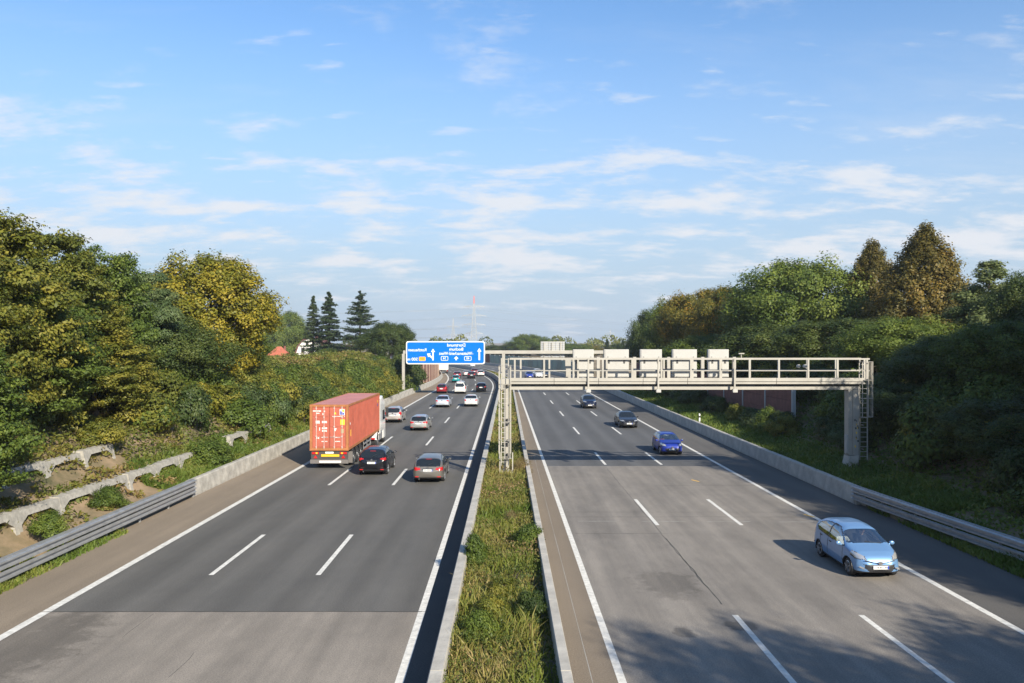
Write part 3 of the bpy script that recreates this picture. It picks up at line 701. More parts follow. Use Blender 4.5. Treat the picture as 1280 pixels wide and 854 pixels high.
    # wheels and wells
    for ya in sp['axles']:
        for s in (-1, 1):
            w = fn['plan'](ya); r = sp['r']
            b = MB(); n = 14; Ra = r + 0.06; vs = []
            for k in range(n + 1):
                t = math.pi * (k / n) * 1.15 - 0.075 * math.pi
                vs += [(s * (w - 0.30), ya + Ra * math.cos(t), r + Ra * math.sin(t)), (s * (w - 0.02), ya + Ra * math.cos(t), r + Ra * math.sin(t))]
            b.add(vs, [(2 * k, 2 * k + 1, 2 * k + 3, 2 * k + 2) for k in range(n)])
            b.add([(s * (w - 0.30), ya + Ra * math.cos(t), r + Ra * math.sin(t)) for t in np.linspace(0, 2 * math.pi, 16)[:-1]], [tuple(range(15))])
            b.build('wheel_well', MAT['black_plastic'], root)
            wh = empty('wheel', (s * (w - 0.13), ya, r), 0, root)
            ty = MB(); ty.lathe([(-.10, r * .66), (-.105, r * .80), (-.095, r * .95), (-.07, r), (.07, r), (.095, r * .95), (.105, r * .80), (.10, r * .66)], 'x', 24 if fine else 16)
            ty.build('tyre', MAT['rubber'], wh, smooth=True)
            rm = MB(); o_ = s * 0.085
            rm.lathe([(s * .04, r * .64), (s * .10, r * .67), (s * .108, r * .62), (s * .07, r * .58), (s * .06, 0.05)] if s > 0 else [(s * .06, 0.05), (s * .07, r * .58), (s * .108, r * .62), (s * .10, r * .67), (s * .04, r * .64)], 'x', 20)
            for k in range(5):
                a = 2 * math.pi * k / 5 + 0.3; p = Vector((s * .095, 0.0, 0)); q = Vector((s * .10, r * .62 * math.cos(a), r * .62 * math.sin(a)))
                rm.bar(p, q, 0.075, 0.03)
            rm.build('rim', MAT['alloy'], wh)
            if fine:
                MB().lathe([(s * .088, .075), (s * .092, .075)] if s > 0 else [(s * .092, .075), (s * .088, .075)], 'x', 14).build('hub_cap', MAT['alloy'], wh)
    # mirrors
    ym = sp['side'][-1][-2][0] - 0.12; zm = fn['belt'](ym) + 0.12
    for s in (-1, 1):
        b = MB(); w = fn['plan'](ym)
        b.lathe([(-.06, .03), (-.05, .06), (0, .07), (.03, .066), (.045, .045)], 'y', 10, (s * (w + .09), ym, zm)); b.v = [((p[0] - s * (w + .09)) * 1.35 + s * (w + .09), p[1], p[2]) for p in b.v]
        b.bar((s * (w - .06), ym, zm - .06), (s * (w + .06), ym, zm - .03), .05)
        mo = b.build('wing_mirror', paint, root, smooth=True)
        MB().cbox((s * (w + .09), ym - .062, zm), (.14, .012, .08)).build('mirror_glass', MAT['chrome'], mo)
    # plates
    for end in (-1, 1):
        zpl = (0.455 if end > 0 else 0.76) if kind in ('hatch', 'estate', 'sedan') else (0.45 if end > 0 else 0.80)
        yp = end * (L2 + (0.075 if end > 0 else 0.055)); pl = empty('licence_plate', (0, yp, zpl), 0, root)
        MB().box(-.26, .26, -.008, .008, -.057, .057).build('plate_panel', MAT['plate_white'], pl)
        MB().box(-.258 if end > 0 else .212, -.212 if end > 0 else .258, end * .009 - .002, end * .009 + .002, -.052, .052).build('plate_strip', MAT['plate_blue'], pl)
        if fine:
            for k in range(7):
                if k == 2: continue
                MB().box(-.2 + k * .055, -.2 + k * .055 + .03, end * .009 - .002, end * .009 + .002, -.03, .03).build('plate_mark', MAT['joint_dark'], pl)
    if fine:
        for s in (-1, 1):
            for dy in sp['doors']:     # shut lines and handles
                zs_ = np.linspace(0.36, fn['belt'](dy) + 0.02, 9); b = MB()
                b.tube([(s * (fn['sx'](dy, z) + 0.001), dy + 0.10 * (0.8 - z) * (1 if dy > 0 else -0.3), z) for z in zs_], 0.008, 4); b.build('shut_line', MAT['joint_dark'], root)
            for hy in (-0.18, -1.02) if len(sp['side']) < 3 or True else ():
                zh = fn['belt'](hy) - 0.10; MB().cbox((s * (fn['sx'](hy, zh) + 0.012), hy, zh), (.025, .16, .03)).build('door_handle', MAT['black_plastic'] if kind == 'hatch' else paint, root)
    # tailgate details
    e = MB(); e.lathe([(-.012, .055), (.012, .055)], 'y', 12, (0, -L2 - .06, 0.92 if kind != 'suv' else 0.98)); e.build('badge', MAT['chrome'], root)
    if grille:
        e = MB(); e.lathe([(-.012, .06), (.012, .06)], 'y', 14, (0, L2 + (.045), 0.60)); e.v = [(p[0] * 1.35, p[1], p[2]) for p in e.v]; e.build('badge', MAT['chrome'], root)
    if fine:
        zg_ = fn['top'](sp['rw'][0] + .02) if kind != 'van' else 1.2
        for s in (-1, 1): MB().cbox((s * .62, -L2 - .035, .40), (.20, .02, .05)).build('reflector', MAT['lamp_red'], root)
        MB().tube([(-.66, -L2 - .012, .50), (-.3, -L2 - .035, .485), (.3, -L2 - .035, .485), (.66, -L2 - .012, .50)], .012, 4).build('bumper_seam', MAT['joint_dark'], root)
        MB().cbox((0, -L2 - .055, .86 if kind != 'suv' else .92), (.62, .02, .035)).build('tailgate_strip', MAT['chrome'], root)
        MB().tube([(.0, sp['rw'][0] + .02, zg_ + .05), (.30, sp['rw'][0] + .13, zg_ + .17)], .010, 4).build('rear_wiper', MAT['black_plastic'], root)
        MB().lathe([(0, .035), (.08, .035)], 'y', 8, (-.5, -L2 - .02, .27)).build('exhaust_pipe', MAT['chrome'], root)
    ymx = [p for p in sp['rw']][1]; b = MB(); b.cbox((0, ymx - 0.07, fn['top'](ymx - .07) - 0.005), (.34, .04, .03)); b.build('brake_light', MAT['lamp_red'], root)
    if extras: extras(root, sp, fn, L2)
    return root

mat('seat_fabric', (0.03, 0.03, 0.035), 0.9)
def paint(name, c, rough=0.32, metal=0.25): return mat(name, c, rough, metal, coat=0.45, spec=0.35)
paint('paint_light_blue', (0.150, 0.285, 0.50), 0.3, 0.35)
paint('paint_black', (0.006, 0.0065, 0.009), 0.25, 0.0)
paint('paint_grey', (0.17, 0.155, 0.135), 0.33, 0.5)
paint('paint_silver', (0.42, 0.41, 0.39), 0.33, 0.55)
paint('paint_silver_warm', (0.47, 0.43, 0.40), 0.33, 0.5)
paint('paint_silver_blue', (0.52, 0.56, 0.62), 0.33, 0.45)
paint('paint_car_white', (0.52, 0.52, 0.505), 0.3, 0.0)
paint('paint_dark_blue', (0.008, 0.012, 0.030), 0.25, 0.0)
paint('paint_charcoal', (0.014, 0.015, 0.019), 0.25, 0.0)
paint('paint_royal_blue', (0.012, 0.030, 0.24), 0.32, 0.1)
paint('paint_red', (0.22, 0.012, 0.02))
paint('paint_teal', (0.01, 0.22, 0.24))
paint('paint_maroon', (0.12, 0.012, 0.018))

# ---- people (seated, one skinned body)
mat('skin', (0.52, 0.31, 0.22), 0.6); mat('hair_dark', (0.03, 0.02, 0.015), 0.8); mat('hair_white', (0.55, 0.52, 0.48), 0.8)
def person(label, parent_m, shirt, hair, arms=(0.40, 0.36)):
    V = []; E = []; Rr = []
    def v(p, r, par=None):
        V.append(p); Rr.append(r); i = len(V) - 1
        if par is not None: E.append((par, i))
        return i
    pel = v((0, -.18, .60), .145); wa = v((0, -.24, .76), .125, pel); ch = v((0, -.31, .96), .135, wa); nb = v((0, -.34, 1.07), .07, ch); nk = v((0, -.32, 1.13), .052, nb)
    hd = v((0, -.29, 1.22), .088, nk); v((0, -.29, 1.30), .085, hd)
    for s in (-1, 1):
        sh = v((s * .17, -.33, 1.01), .065, ch); el = v((s * .25, -.12, .82), .047, sh); wr = v((s * .16, arms[0] - .06, arms[1] + .52), .031, el); pm = v((s * .15, arms[0] + .02, arms[1] + .54), .034, wr)
        for k in range(4):
            f1 = v((s * (.12 + .022 * k), arms[0] + .075 - .006 * abs(k - 1), arms[1] + .55), .011, pm); v((s * (.12 + .022 * k), arms[0] + .10, arms[1] + .52), .009, f1)
        t1 = v((s * .105, arms[0] + .02, arms[1] + .56), .012, pm); v((s * .09, arms[0] + .05, arms[1] + .56), .010, t1)
        hp = v((s * .10, -.12, .585), .095, pel); kn = v((s * .13, .30, .62), .068, hp); an = v((s * .12, .55, .42), .045, kn); v((s * .12, .66, .39), .04, an)
    me = bpy.data.meshes.new('person'); me.from_pydata(V, E, []); o = bpy.data.objects.new('person', me); col.objects.link(o)
    md = o.modifiers.new('skin', 'SKIN'); o.modifiers.new('sub', 'SUBSURF').levels = 1
    sv = me.skin_vertices[0].data
    for i, r in enumerate(Rr): sv[i].radius = (r, r)
    sv[0].use_root = True
    dg = bpy.context.evaluated_depsgraph_get(); nm = bpy.data.meshes.new_from_object(o.evaluated_get(dg)); bpy.data.objects.remove(o); bpy.data.meshes.remove(me)
    nm.materials.clear(); nm.materials.append(shirt); nm.materials.append(MAT['skin']); nm.shade_smooth()
    for p in nm.polygons:
        c = p.center; p.material_index = 1 if c.z > 1.10 or (c.y > arms[0] - .05 and c.z > arms[1] + .40 and abs(c.x) < .30) else 0
    o = obj('person', nm); o.matrix_world = parent_m; tag(o, label, 'person')
    b = MB()
    for k in range(7):        # hair cap
        t = k / 6 * math.pi * 0.55
        for j in range(12):
            a = 2 * math.pi * j / 12; b.v.append((.098 * math.sin(t) * math.cos(a), -.305 + .108 * math.sin(t) * math.sin(a) , 1.285 + .115 * math.cos(t)))
    b.f = [(k * 12 + j, k * 12 + (j + 1) % 12, k * 12 + 12 + (j + 1) % 12, k * 12 + 12 + j) for k in range(6) for j in range(12)]
    b.build('hair', hair, o, smooth=True)
    f = MB(); f.lathe([(-.02, .004), (0, .016), (.03, .014), (.04, .004)], 'z', 8, (0, -.195, 1.235)); f.build('nose', MAT['skin'], o, smooth=True)
    for s in (-1, 1):
        MB().lathe([(-.004, .004), (0, .012), (.006, .010)], 'y', 8, (s * .034, -.207, 1.265)).build('eye', MAT['hair_dark'], o)
        MB().lathe([(-.012, .012), (0, .028), (.012, .02)], 'x', 8, (s * .088, -.29, 1.245)).build('ear', MAT['skin'], o)
    MB().cbox((0, -.204, 1.19), (.05, .008, .010)).build('mouth', MAT['lamp_red'], o)
    return o

def road_rz(u_fn, y, toward):
    return heading(u_fn, y) + (math.pi if toward else 0)
LC = mix_line(X_ML, X_EL, 0.5); RC_ = mix_line(X_MR, X_ER, 0.5)

def fog_lamps(root, sp, fn, L2):
    for s in (-1, 1):
        b = MB(); b.prism([(.0, -.05), (.20, .03), (.15, .06), (.02, .02)], 'y', -.02, .02); o = b.build('fog_lamp', MAT['lamp_clear'], root, (s * .50 if s > 0 else -.66, L2 - .04, .40), (0, 0, R(-28) * s))
        if s < 0: o.scale = (1, 1, 1)
    MB().tube([(-.5, L2 - .02, .665), (-.25, L2 + .035, .62), (0, L2 + .05, .60), (.25, L2 + .035, .62), (.5, L2 - .02, .665)], .016, 6).build('grille_slot', MAT['black_plastic'], root)
    MB().tube([(-.45, sp['ws'][1] - .02, fn['top'](sp['ws'][1]) + .015), (.1, sp['ws'][1] - .10, fn['top'](sp['ws'][1] - .10) + .01)], .010, 4).build('wiper', MAT['black_plastic'], root)
    MB().tube([(0.0, -1.35, 1.44), (0.0, -1.5, 1.60)], .006, 4).build('aerial', MAT['black_plastic'], root)

car_lb = make_car('hatch', MAT['paint_light_blue'], 'light blue five-door hatchback with two people inside, nearest car in the right lane', 12.33, 29.9, road_rz(RC_, 30, True), fine=True, clear=True, extras=fog_lamps)
bpy.context.view_layer.update()
mat('shirt_dark', (0.02, 0.022, 0.035), 0.9); mat('shirt_white', (0.6, 0.58, 0.55), 0.9); mat('shirt_red', (0.35, 0.05, 0.05), 0.9)
def seat_m(car, x): return car.matrix_world @ Matrix.Translation((x, 0, -0.04)) @ Matrix.Diagonal((0.97, 0.97, 0.97, 1))
person('driver in a white shirt behind the wheel of the light blue hatchback', seat_m(car_lb, 0.36), MAT['shirt_white'], MAT['hair_white'], (0.42, 0.34))
person('passenger in dark clothes in the front of the light blue hatchback', seat_m(car_lb, -0.36), MAT['shirt_dark'], MAT['hair_dark'], (0.10, 0.18))

def right_car(kind, pm, label, u, v, fine=False, **k):
    p = ground_px(u, v); sp = CARS[kind]; y = p.y + sp['L'] / 2 - 0.55; return make_car(kind, MAT[pm], label, p.x, y, road_rz(RC_, y, True), fine, **k)
def left_car(kind, pm, label, u, v, fine=False, **k):
    p = ground_px(u, v); sp = CARS[kind]; y = p.y + sp['L'] / 2 - 0.55; return make_car(kind, MAT[pm], label, p.x, y, road_rz(LC, y, False), fine, **k)
car_rb = right_car('hatch', 'paint_royal_blue', 'royal blue small hatchback coming towards the camera behind the light blue one', 838.5, 568.5, True, clear=True, scale=0.97)
bpy.context.view_layer.update()
person('driver in a red top at the wheel of the royal blue hatchback', seat_m(car_rb, 0.36), MAT['shirt_red'], MAT['hair_dark'], (0.42, 0.34))
right_car('sedan', 'paint_charcoal', 'charcoal saloon car between the royal blue hatchback and the black car', 878 / 1 - 93 + 0.5, 535, True)
right_car('suv', 'paint_dark_blue', 'blackish blue car passing under the sign gantry on the right carriageway', 737, 510.8, True, scale=0.97)
right_car('hatch', 'paint_royal_blue', 'small dark blue car beyond the gantry, left of the distant white van', 661.4, 473.2)
right_car('van', 'paint_car_white', 'distant white van between two cars beyond the gantry', 672.4, 472.6, cat='van')
right_car('estate', 'paint_charcoal', 'dark car beyond the gantry, right of the distant white van', 681, 471.6)
right_car('sedan', 'paint_charcoal', 'tiny dark car on the far bend below the blue sign', 573.8, 458.6)
right_car('sedan', 'paint_car_white', 'tiny white car on the far bend below the blue sign', 589, 459.0)

left_car('suv', 'paint_black', 'black sport utility car beside the rear wheels of the container truck', 466.7, 593.5, True)
left_car('estate', 'paint_grey', 'bronze grey estate car in the lane next to the median', 536.2, 602.8, True)
left_car('hatch', 'paint_silver_warm', 'beige silver hatchback just ahead of the container truck', 492, 528.3, True, scale=1.05)
left_car('estate', 'paint_silver', 'silver white hatchback in the middle lane ahead of the truck', 523.7, 538.6, True, scale=0.95)
left_car('sedan', 'paint_silver_blue', 'pale silver saloon in the middle lane behind the white van', 553, 509.4)
left_car('sedan', 'paint_car_white', 'white saloon in the lane by the median behind the black car', 588.5, 508.4)
left_car('hatch', 'paint_red', 'dark red hatchback in the outer lane beside the white van', 552.2, 491.9)
left_car('van', 'paint_car_white', 'white passenger van in the middle lane between red and black cars', 575, 492.3, cat='van', scale=0.97)
left_car('hatch', 'paint_black', 'black hatchback right of the white passenger van', 601.5, 490.0)
left_car('hatch', 'paint_teal', 'teal car in the outer lane of the bend', 569.4, 478.2)
left_car('estate', 'paint_maroon', 'dark car just in front of the teal one on the bend', 570.6, 472.4)
left_car('sedan', 'paint_car_white', 'white car beyond the teal one in the middle of the bend', 582.8, 470.4)
left_car('suv', 'paint_charcoal', 'charcoal car in the middle of the bend between two white cars', 588.7, 473.4)
left_car('hatch', 'paint_maroon', 'maroon car on the bend ahead of the charcoal one', 592, 468.0)
left_car('estate', 'paint_car_white', 'white car on the bend closest to the median', 599.8, 470.4)

# ---- container truck
mat('container_red', (0.39, 0.098, 0.060), 0.6, noise=(0.9, 0.22)); mat('container_roof', (0.42, 0.175, 0.16), 0.7, noise=(0.6, 0.2))
mat('container_rust', (0.34, 0.13, 0.045), 0.8, noise=(2, 0.3)); mat('bar_steel', (0.55, 0.40, 0.36), 0.5, metal=0.3)
mat('mark_white', (0.72, 0.68, 0.66), 0.6); mat('mark_yellow', (0.75, 0.50, 0.03), 0.6); mat('mark_blue', (0.03, 0.08, 0.40), 0.6); mat('mark_olive', (0.30, 0.26, 0.14), 0.6)
mat('chassis', (0.05, 0.045, 0.045), 0.7); mat('truck_white', (0.58, 0.58, 0.56), 0.35, coat=0.5); mat('aluminium', (0.5, 0.5, 0.5), 0.4, metal=0.7); mat('mud_grey', (0.13, 0.12, 0.115), 0.85)
def big_wheel(root, x, y, r=0.50, dual=True):
    s = 1 if x > 0 else -1; w = empty('wheel', (x, y, r), 0, root); b = MB(); hw = 0.27 if dual else 0.16
    b.lathe([(-hw, r * .6), (-hw, r * .93), (-hw + .03, r), (hw - .03, r), (hw, r * .93), (hw, r * .6)], 'x', 26); b.build('tyre', MAT['rubber'], w, smooth=False)
    prof = [(hw - .12, .10), (hw - .10, r * .5), (hw + .005, r * .6), (hw - .03, r * .62)]
    b = MB(); b.lathe([(s * a, q) for a, q in (prof if s > 0 else prof[::-1])], 'x', 22); b.lathe([(s * a, q) for a, q in ([(hw - .12, .11), (hw, .10), (hw + .01, .05)] if s > 0 else [(hw + .01, .05), (hw, .10), (hw - .12, .11)])], 'x', 14); b.build('rim', MAT['aluminium'], w)
def make_truck(x, y, rz):
    root = empty('container_truck', (x, y, 0.002), rz); tag(root, 'white lorry hauling a red shipping container in the outer left lane', 'truck')
    W, Lc, z0, z1 = 1.22, 12.19, 1.18, 4.07         # rear of the container at local y = 0
    # container shell: corrugated sides, roof, front
    c = MB()
    for s in (-1, 1):
        vs = []; n = 88
        for k in range(n + 1):
            ph = k % 4; dx = 0.0 if ph in (0, 1) else -0.055; yy = 0.16 + (Lc - .32) * k / n
            vs += [(s * (W - .012 + dx), yy, z0 + .14), (s * (W - .012 + dx), yy, z1 - .10)]
        c.add(vs, [(2 * k, 2 * k + 1, 2 * k + 3, 2 * k + 2) for k in range(n)])
    co = c.build('container', MAT['container_red'], root)
    fr = MB()
    for s in (-1, 1):
        fr.box(min(s * W, s * (W - .10)), max(s * W, s * (W - .10)), 0.16, Lc - .16, z0, z0 + .15); fr.box(min(s * W, s * (W - .08)), max(s * W, s * (W - .08)), 0.16, Lc - .16, z1 - .12, z1 - .002)
        for yy in (0.0, Lc - .16): fr.box(min(s * W, s * (W - .16)), max(s * W, s * (W - .16)), yy, yy + .16, z0, z1)
    fr.box(-W + .16, W - .16, 0.0, .14, z0, z0 + .16); fr.box(-W + .16, W - .16, 0.0, .14, z1 - .14, z1 - .002); fr.box(-W + .16, W - .16, Lc - .1, Lc - .01, z0, z1 - .01)
    fr.build('container_frame', MAT['container_rust'], co)
    rf = MB(); vs = []; n = 60
    for k in range(n + 1):
        dz = 0.0 if k % 4 in (0, 1) else 0.02; yy = 0.15 + (Lc - .3) * k / n; vs += [(-W + .08, yy, z1 - .03 + dz), (W - .08, yy, z1 - .03 + dz)]
    rf.add(vs, [(2 * k, 2 * k + 1, 2 * k + 3, 2 * k + 2) for k in range(n)]); rf.build('container_roof', MAT['container_roof'], co)
    for s in (-1, 1):
        d = MB(); x0, x1 = (0.012, W - .165) if s > 0 else (-W + .165, -0.012)
        d.box(x0, x1, .05, .09, z0 + .17, z1 - .15)
        for k in range(4):       # raised panels between the horizontal ribs
            a = z0 + .24 + k * .63; d.box(x0 + .05, x1 - .05, .025, .049, a, a + .56)
        d.build('container_door', MAT['container_red'], co)
        for bx_ in (0.30, 0.80):
            b = MB(); xx = s * (0.05 + bx_ * 0.98 - .02); b.tube([(xx, .005, z0 + .10), (xx, .005, z1 - .10)], .022, 8)
            for zz in (z0 + .22, z0 + .9, z0 + 1.5, z0 + 2.1, z1 - .22): b.cbox((xx, .012, zz), (.10, .03, .07))
            b.cbox((xx - s * .12, .0, z0 + .85), (.30, .02, .03)); b.build('locking_bar', MAT['bar_steel'], co)
    for s in (-1, 1):
        for zz in (z0, z1 - .12):
            MB().box(min(s * (W + .004), s * (W - .17)), max(s * (W + .004), s * (W - .17)), -.006, .17, zz - .004, zz + .124).build('corner_casting', MAT['container_rust'], co)
    # printing on the doors, too blurred in the photograph to read: rows of small characters
    def marks(x0, x1, z, h, m='mark_white', n=6):
        w = (x1 - x0) / n
        for k in range(n):
            if rnd.random() < 0.12: continue
            MB().box(x0 + k * w, x0 + (k + rnd.uniform(.55, .8)) * w, .020, .0245, z + rnd.uniform(0, .15) * h, z + h).build('stencil_mark', MAT[m], co)
    marks(-1.02, -.50, 3.62, .09, n=8); marks(-.42, -.24, 3.60, .09, n=3); marks(-.80, -.60, 3.48, .08, n=4); marks(-.42, -.30, 3.40, .13, n=2)
    marks(-.86, -.58, 2.86, .20, n=4); marks(-.45, -.12, 2.90, .14, n=5); marks(-.84, -.55, 2.42, .22, n=4); marks(-.45, -.12, 2.52, .12, n=5); marks(-.45, -.12, 2.36, .10, n=5)
    marks(-.82, -.60, 1.92, .12, n=2); marks(-.48, -.1, 1.98, .06, n=7); marks(-.48, -.1, 1.72, .06, n=7); marks(.38, .70, 1.98, .06, n=7); marks(.38, .70, 1.72, .06, n=6); marks(.20, 1.0, 3.30, .05, n=12)
    marks(-.86, -.78, 1.50, .10, n=1)
    def decal(poly, m, name='decal'): MB().prism(poly, 'y', .018, .0245).build(name, MAT[m], co)
    decal([(.66, 3.40), (.98, 3.40), (.98, 3.78), (.66, 3.78)], 'mark_white'); MB().prism([(.69, 3.43), (.94, 3.43), (.94, 3.55), (.78, 3.62), (.69, 3.70)], 'y', .012, .0175).build('decal', MAT['mark_blue'], co); MB().prism([(.80, 3.66), (.95, 3.58), (.95, 3.75), (.84, 3.75)], 'y', .012, .0175).build('decal', MAT['mark_yellow'], co)
    decal([(.70, 2.80), (.98, 2.80), (.98, 3.14), (.70, 3.14)], 'mark_yellow'); decal([(.30, 3.46), (.46, 3.46), (.38, 3.62)], 'mark_yellow'); decal([(.38, 2.38), (.48, 2.58), (.28, 2.58)], 'mark_white'); decal([(.74, 2.28), (.92, 2.28), (.92, 2.54), (.74, 2.54)], 'mark_olive')
    for yy, zz, hh, ww, m in ((.75, 2.0, .42, .10, 'mark_yellow'), (11.2, 3.4, .16, .14, 'mark_yellow'), (11.2, 3.15, .14, .14, 'mark_blue'), (.55, 2.75, .14, .10, 'mark_white')):
        MB().box(W - .010, W + .003, yy, yy + ww, zz, zz + hh).build('decal', MAT[m], co)
    # trailer
    t = MB()
    for s in (-1, 1): t.box(s * .46 - .06, s * .46 + .06, .25, 11.6, .86, 1.16)
    for k in range(9): t.box(-1.15, 1.15, .35 + k * 1.35, .45 + k * 1.35, 1.02, 1.17)
    t.box(-.5, .5, .3, .5, .55, 1.0); t.build('trailer_chassis', MAT['chassis'], root)
    for ya in (2.05, 3.36, 4.67):
        for s in (-1, 1): big_wheel(root, s * 1.02, ya, 0.5, False)
        MB().tube([(-.95, ya, .5), (.95, ya, .5)], .08, 8).build('axle', MAT['chassis'], root)
    for s in (-1, 1):
        MB().box(s * 1.02 - .19, s * 1.02 + .19, 1.38, 1.42, .22, .95).build('mud_flap', MAT['mud_grey'], root)
        b = MB()
        for ya in (2.05, 3.36, 4.67):
            P = [(ya + .60 * math.cos(a), .5 + .60 * math.sin(a)) for a in np.linspace(.25, math.pi - .25, 9)]; P += [(ya + .57 * math.cos(a), .5 + .57 * math.sin(a)) for a in np.linspace(math.pi - .25, .25, 9)]
            b.prism(P, 'x', s * 1.02 - .19, s * 1.02 + .19)
        b.build('mudguard', MAT['black_plastic'], root)
    MB().box(-1.20, 1.20, .02, .12, .36, .60).build('rear_bumper', MAT['mud_grey'], root)
    MB().box(-1.16, 1.16, .12, .20, .60, 1.14).build('rear_crossmember', MAT['chassis'], root)
    MB().box(-.52, .62, .085, .115, .78, .93).build('reflector_board', MAT['plate_yellow'], root)
    MB().box(-.26, .26, .085, .115, .98, 1.09).build('licence_plate', MAT['plate_white'], root)
    MB().box(-.62, .75, .005, .018, .42, .54).build('bumper_plate', MAT['mark_white'], root)
    for s in (-1, 1):
        lp = MB().box(s * .88 - .22, s * .88 + .22, .07, .115, .94, 1.08).build('tail_lamp', MAT['lamp_red'], root)
        MB().box(s * .80 - .06, s * .80 + .06, .06, .069, .96, 1.06).build('indicator', MAT['plate_yellow'], lp)
        MB().prism([(s * .88 - .13, .68), (s * .88 + .13, .68), (s * .88, .88)], 'y', .09, .115).build('reflector', MAT['lamp_red'], root)
    # side guards and landing legs
    for s in (-1, 1):
        g = MB()
        for zz in (.55, .85): g.box(s * 1.16 - .015, s * 1.16 + .015, 5.6, 8.6, zz, zz + .12)
        for yy in (5.7, 7.1, 8.5): g.box(s * 1.13 - .02, s * 1.13 + .015, yy, yy + .06, .5, 1.05)
        g.build('side_guard', MAT['aluminium'], root); MB().box(s * .85 - .06, s * .85 + .06, 8.9, 9.02, .12, 1.0).build('landing_leg', MAT['chassis'], root)
    # tractor
    for s in (-1, 1):
        big_wheel(root, s * .98, 10.9, 0.52, True); big_wheel(root, s * 1.05, 14.6, 0.52, False)
        P = [(10.9 + .66 * math.cos(a), .52 + .66 * math.sin(a)) for a in np.linspace(.2, math.pi - .2, 10)]; P += [(10.9 + .62 * math.cos(a), .52 + .62 * math.sin(a)) for a in np.linspace(math.pi - .2, .2, 10)]
        MB().prism(P, 'x', s * .98 - .3, s * .98 + .3).build('mudguard', MAT['truck_white'], root)
        MB().box(s * 1.0 - .22, s * 1.0 + .22, 11.9, 13.6, .42, 1.0).build('fuel_tank', MAT['aluminium'], root, bevel=0.06)
        MB().cbox((s * 1.02, 10.15, .75), (.36, .05, .12)).build('tail_lamp', MAT['lamp_red'], root)
    k = MB(); k.box(-.42, -.30, 9.6, 15.0, .6, .95); k.box(.30, .42, 9.6, 15.0, .6, .95); k.box(-.5, .5, 10.3, 11.5, .95, 1.12); k.build('tractor_frame', MAT['chassis'], root)
    cab = MB(); cab.prism([(12.62, 1.0), (12.62, 3.10), (12.9, 3.72), (13.6, 3.78), (14.5, 3.35), (14.75, 2.9), (15.05, 1.7), (15.1, .40), (14.95, .34), (13.95, .34), (13.95, 1.0)], 'x', -1.23, 1.23)
    cb = cab.build('cab', MAT['truck_white'], root, bevel=0.09)
    for s in (-1, 1):
        MB().prism([(13.55, 1.85), (13.55, 2.62), (14.45, 2.62), (14.78, 1.85)], 'x', s * 1.234 - .004, s * 1.234 + .004).build('side_window', MAT['car_glass'], cb)
        MB().prism([(12.35, .9), (12.35, 3.55), (12.66, 3.6), (12.66, .9)], 'x', s * 1.20 - .03, s * 1.20 + .03).build('side_fairing', MAT['truck_white'], cb)
        b = MB(); b.box(s * 1.42 - .10, s * 1.42 + .10, 14.62, 14.74, 2.0, 2.75); b.bar((s * 1.2, 14.68, 2.70), (s * 1.4, 14.68, 2.70), .05); b.bar((s * 1.2, 14.68, 2.1), (s * 1.4, 14.68, 2.1), .05); b.build('wing_mirror', MAT['black_plastic'], root)
        MB().box(s * 1.0 - .2, s * 1.0 + .2, 15.08, 15.14, .62, .85).build('headlight', MAT['lamp_clear'], root)
    MB().prism([(14.62, 2.80), (14.63, 2.80), (14.92, 1.80), (14.91, 1.80)], 'x', -1.05, 1.05).build('windshield', MAT['car_glass'], cb)
    MB().box(-1.1, 1.1, 14.3, 14.34, 3.4, 3.6).build('sun_visor', MAT['truck_white'], cb)
    return root
make_truck(-11.52, 52.4, road_rz(LC, 58, False))
# distant white box lorry entering the bend
def box_lorry(label, x, y, rz):
    root = empty('box_lorry', (x, y, 0.002), rz); tag(root, label, 'truck')
    MB().box(-1.22, 1.22, 0, 5.6, .95, 3.55).build('cargo_box', MAT['truck_white'], root, bevel=0.12)
    MB().box(-1.0, 1.0, -.02, .0, 1.15, 3.3).build('rear_shutter', MAT['mark_white'], root)
    MB().box(-.45, .45, .1, 7.2, .55, .94).build('chassis_frame', MAT['chassis'], root); MB().box(-1.2, 1.2, -.05, .05, .45, .62).build('rear_bumper', MAT['black_plastic'], root)
    MB().prism([(5.7, .5), (5.7, 2.7), (6.9, 2.7), (7.5, 1.6), (7.55, .5)], 'x', -1.15, 1.15).build('cab', MAT['truck_white'], root, bevel=0.08)
    for ya in (1.3, 6.5):
        for s in (-1, 1): big_wheel(root, s * .98, ya, .45, False)
    for s in (-1, 1): MB().cbox((s * .95, -.06, .72), (.3, .04, .14)).build('tail_lamp', MAT['lamp_red'], root)
p = ground_px(554.5, 467.2); box_lorry('small white lorry far ahead on the bend by the brown noise wall', p.x, p.y, road_rz(LC, p.y, False))

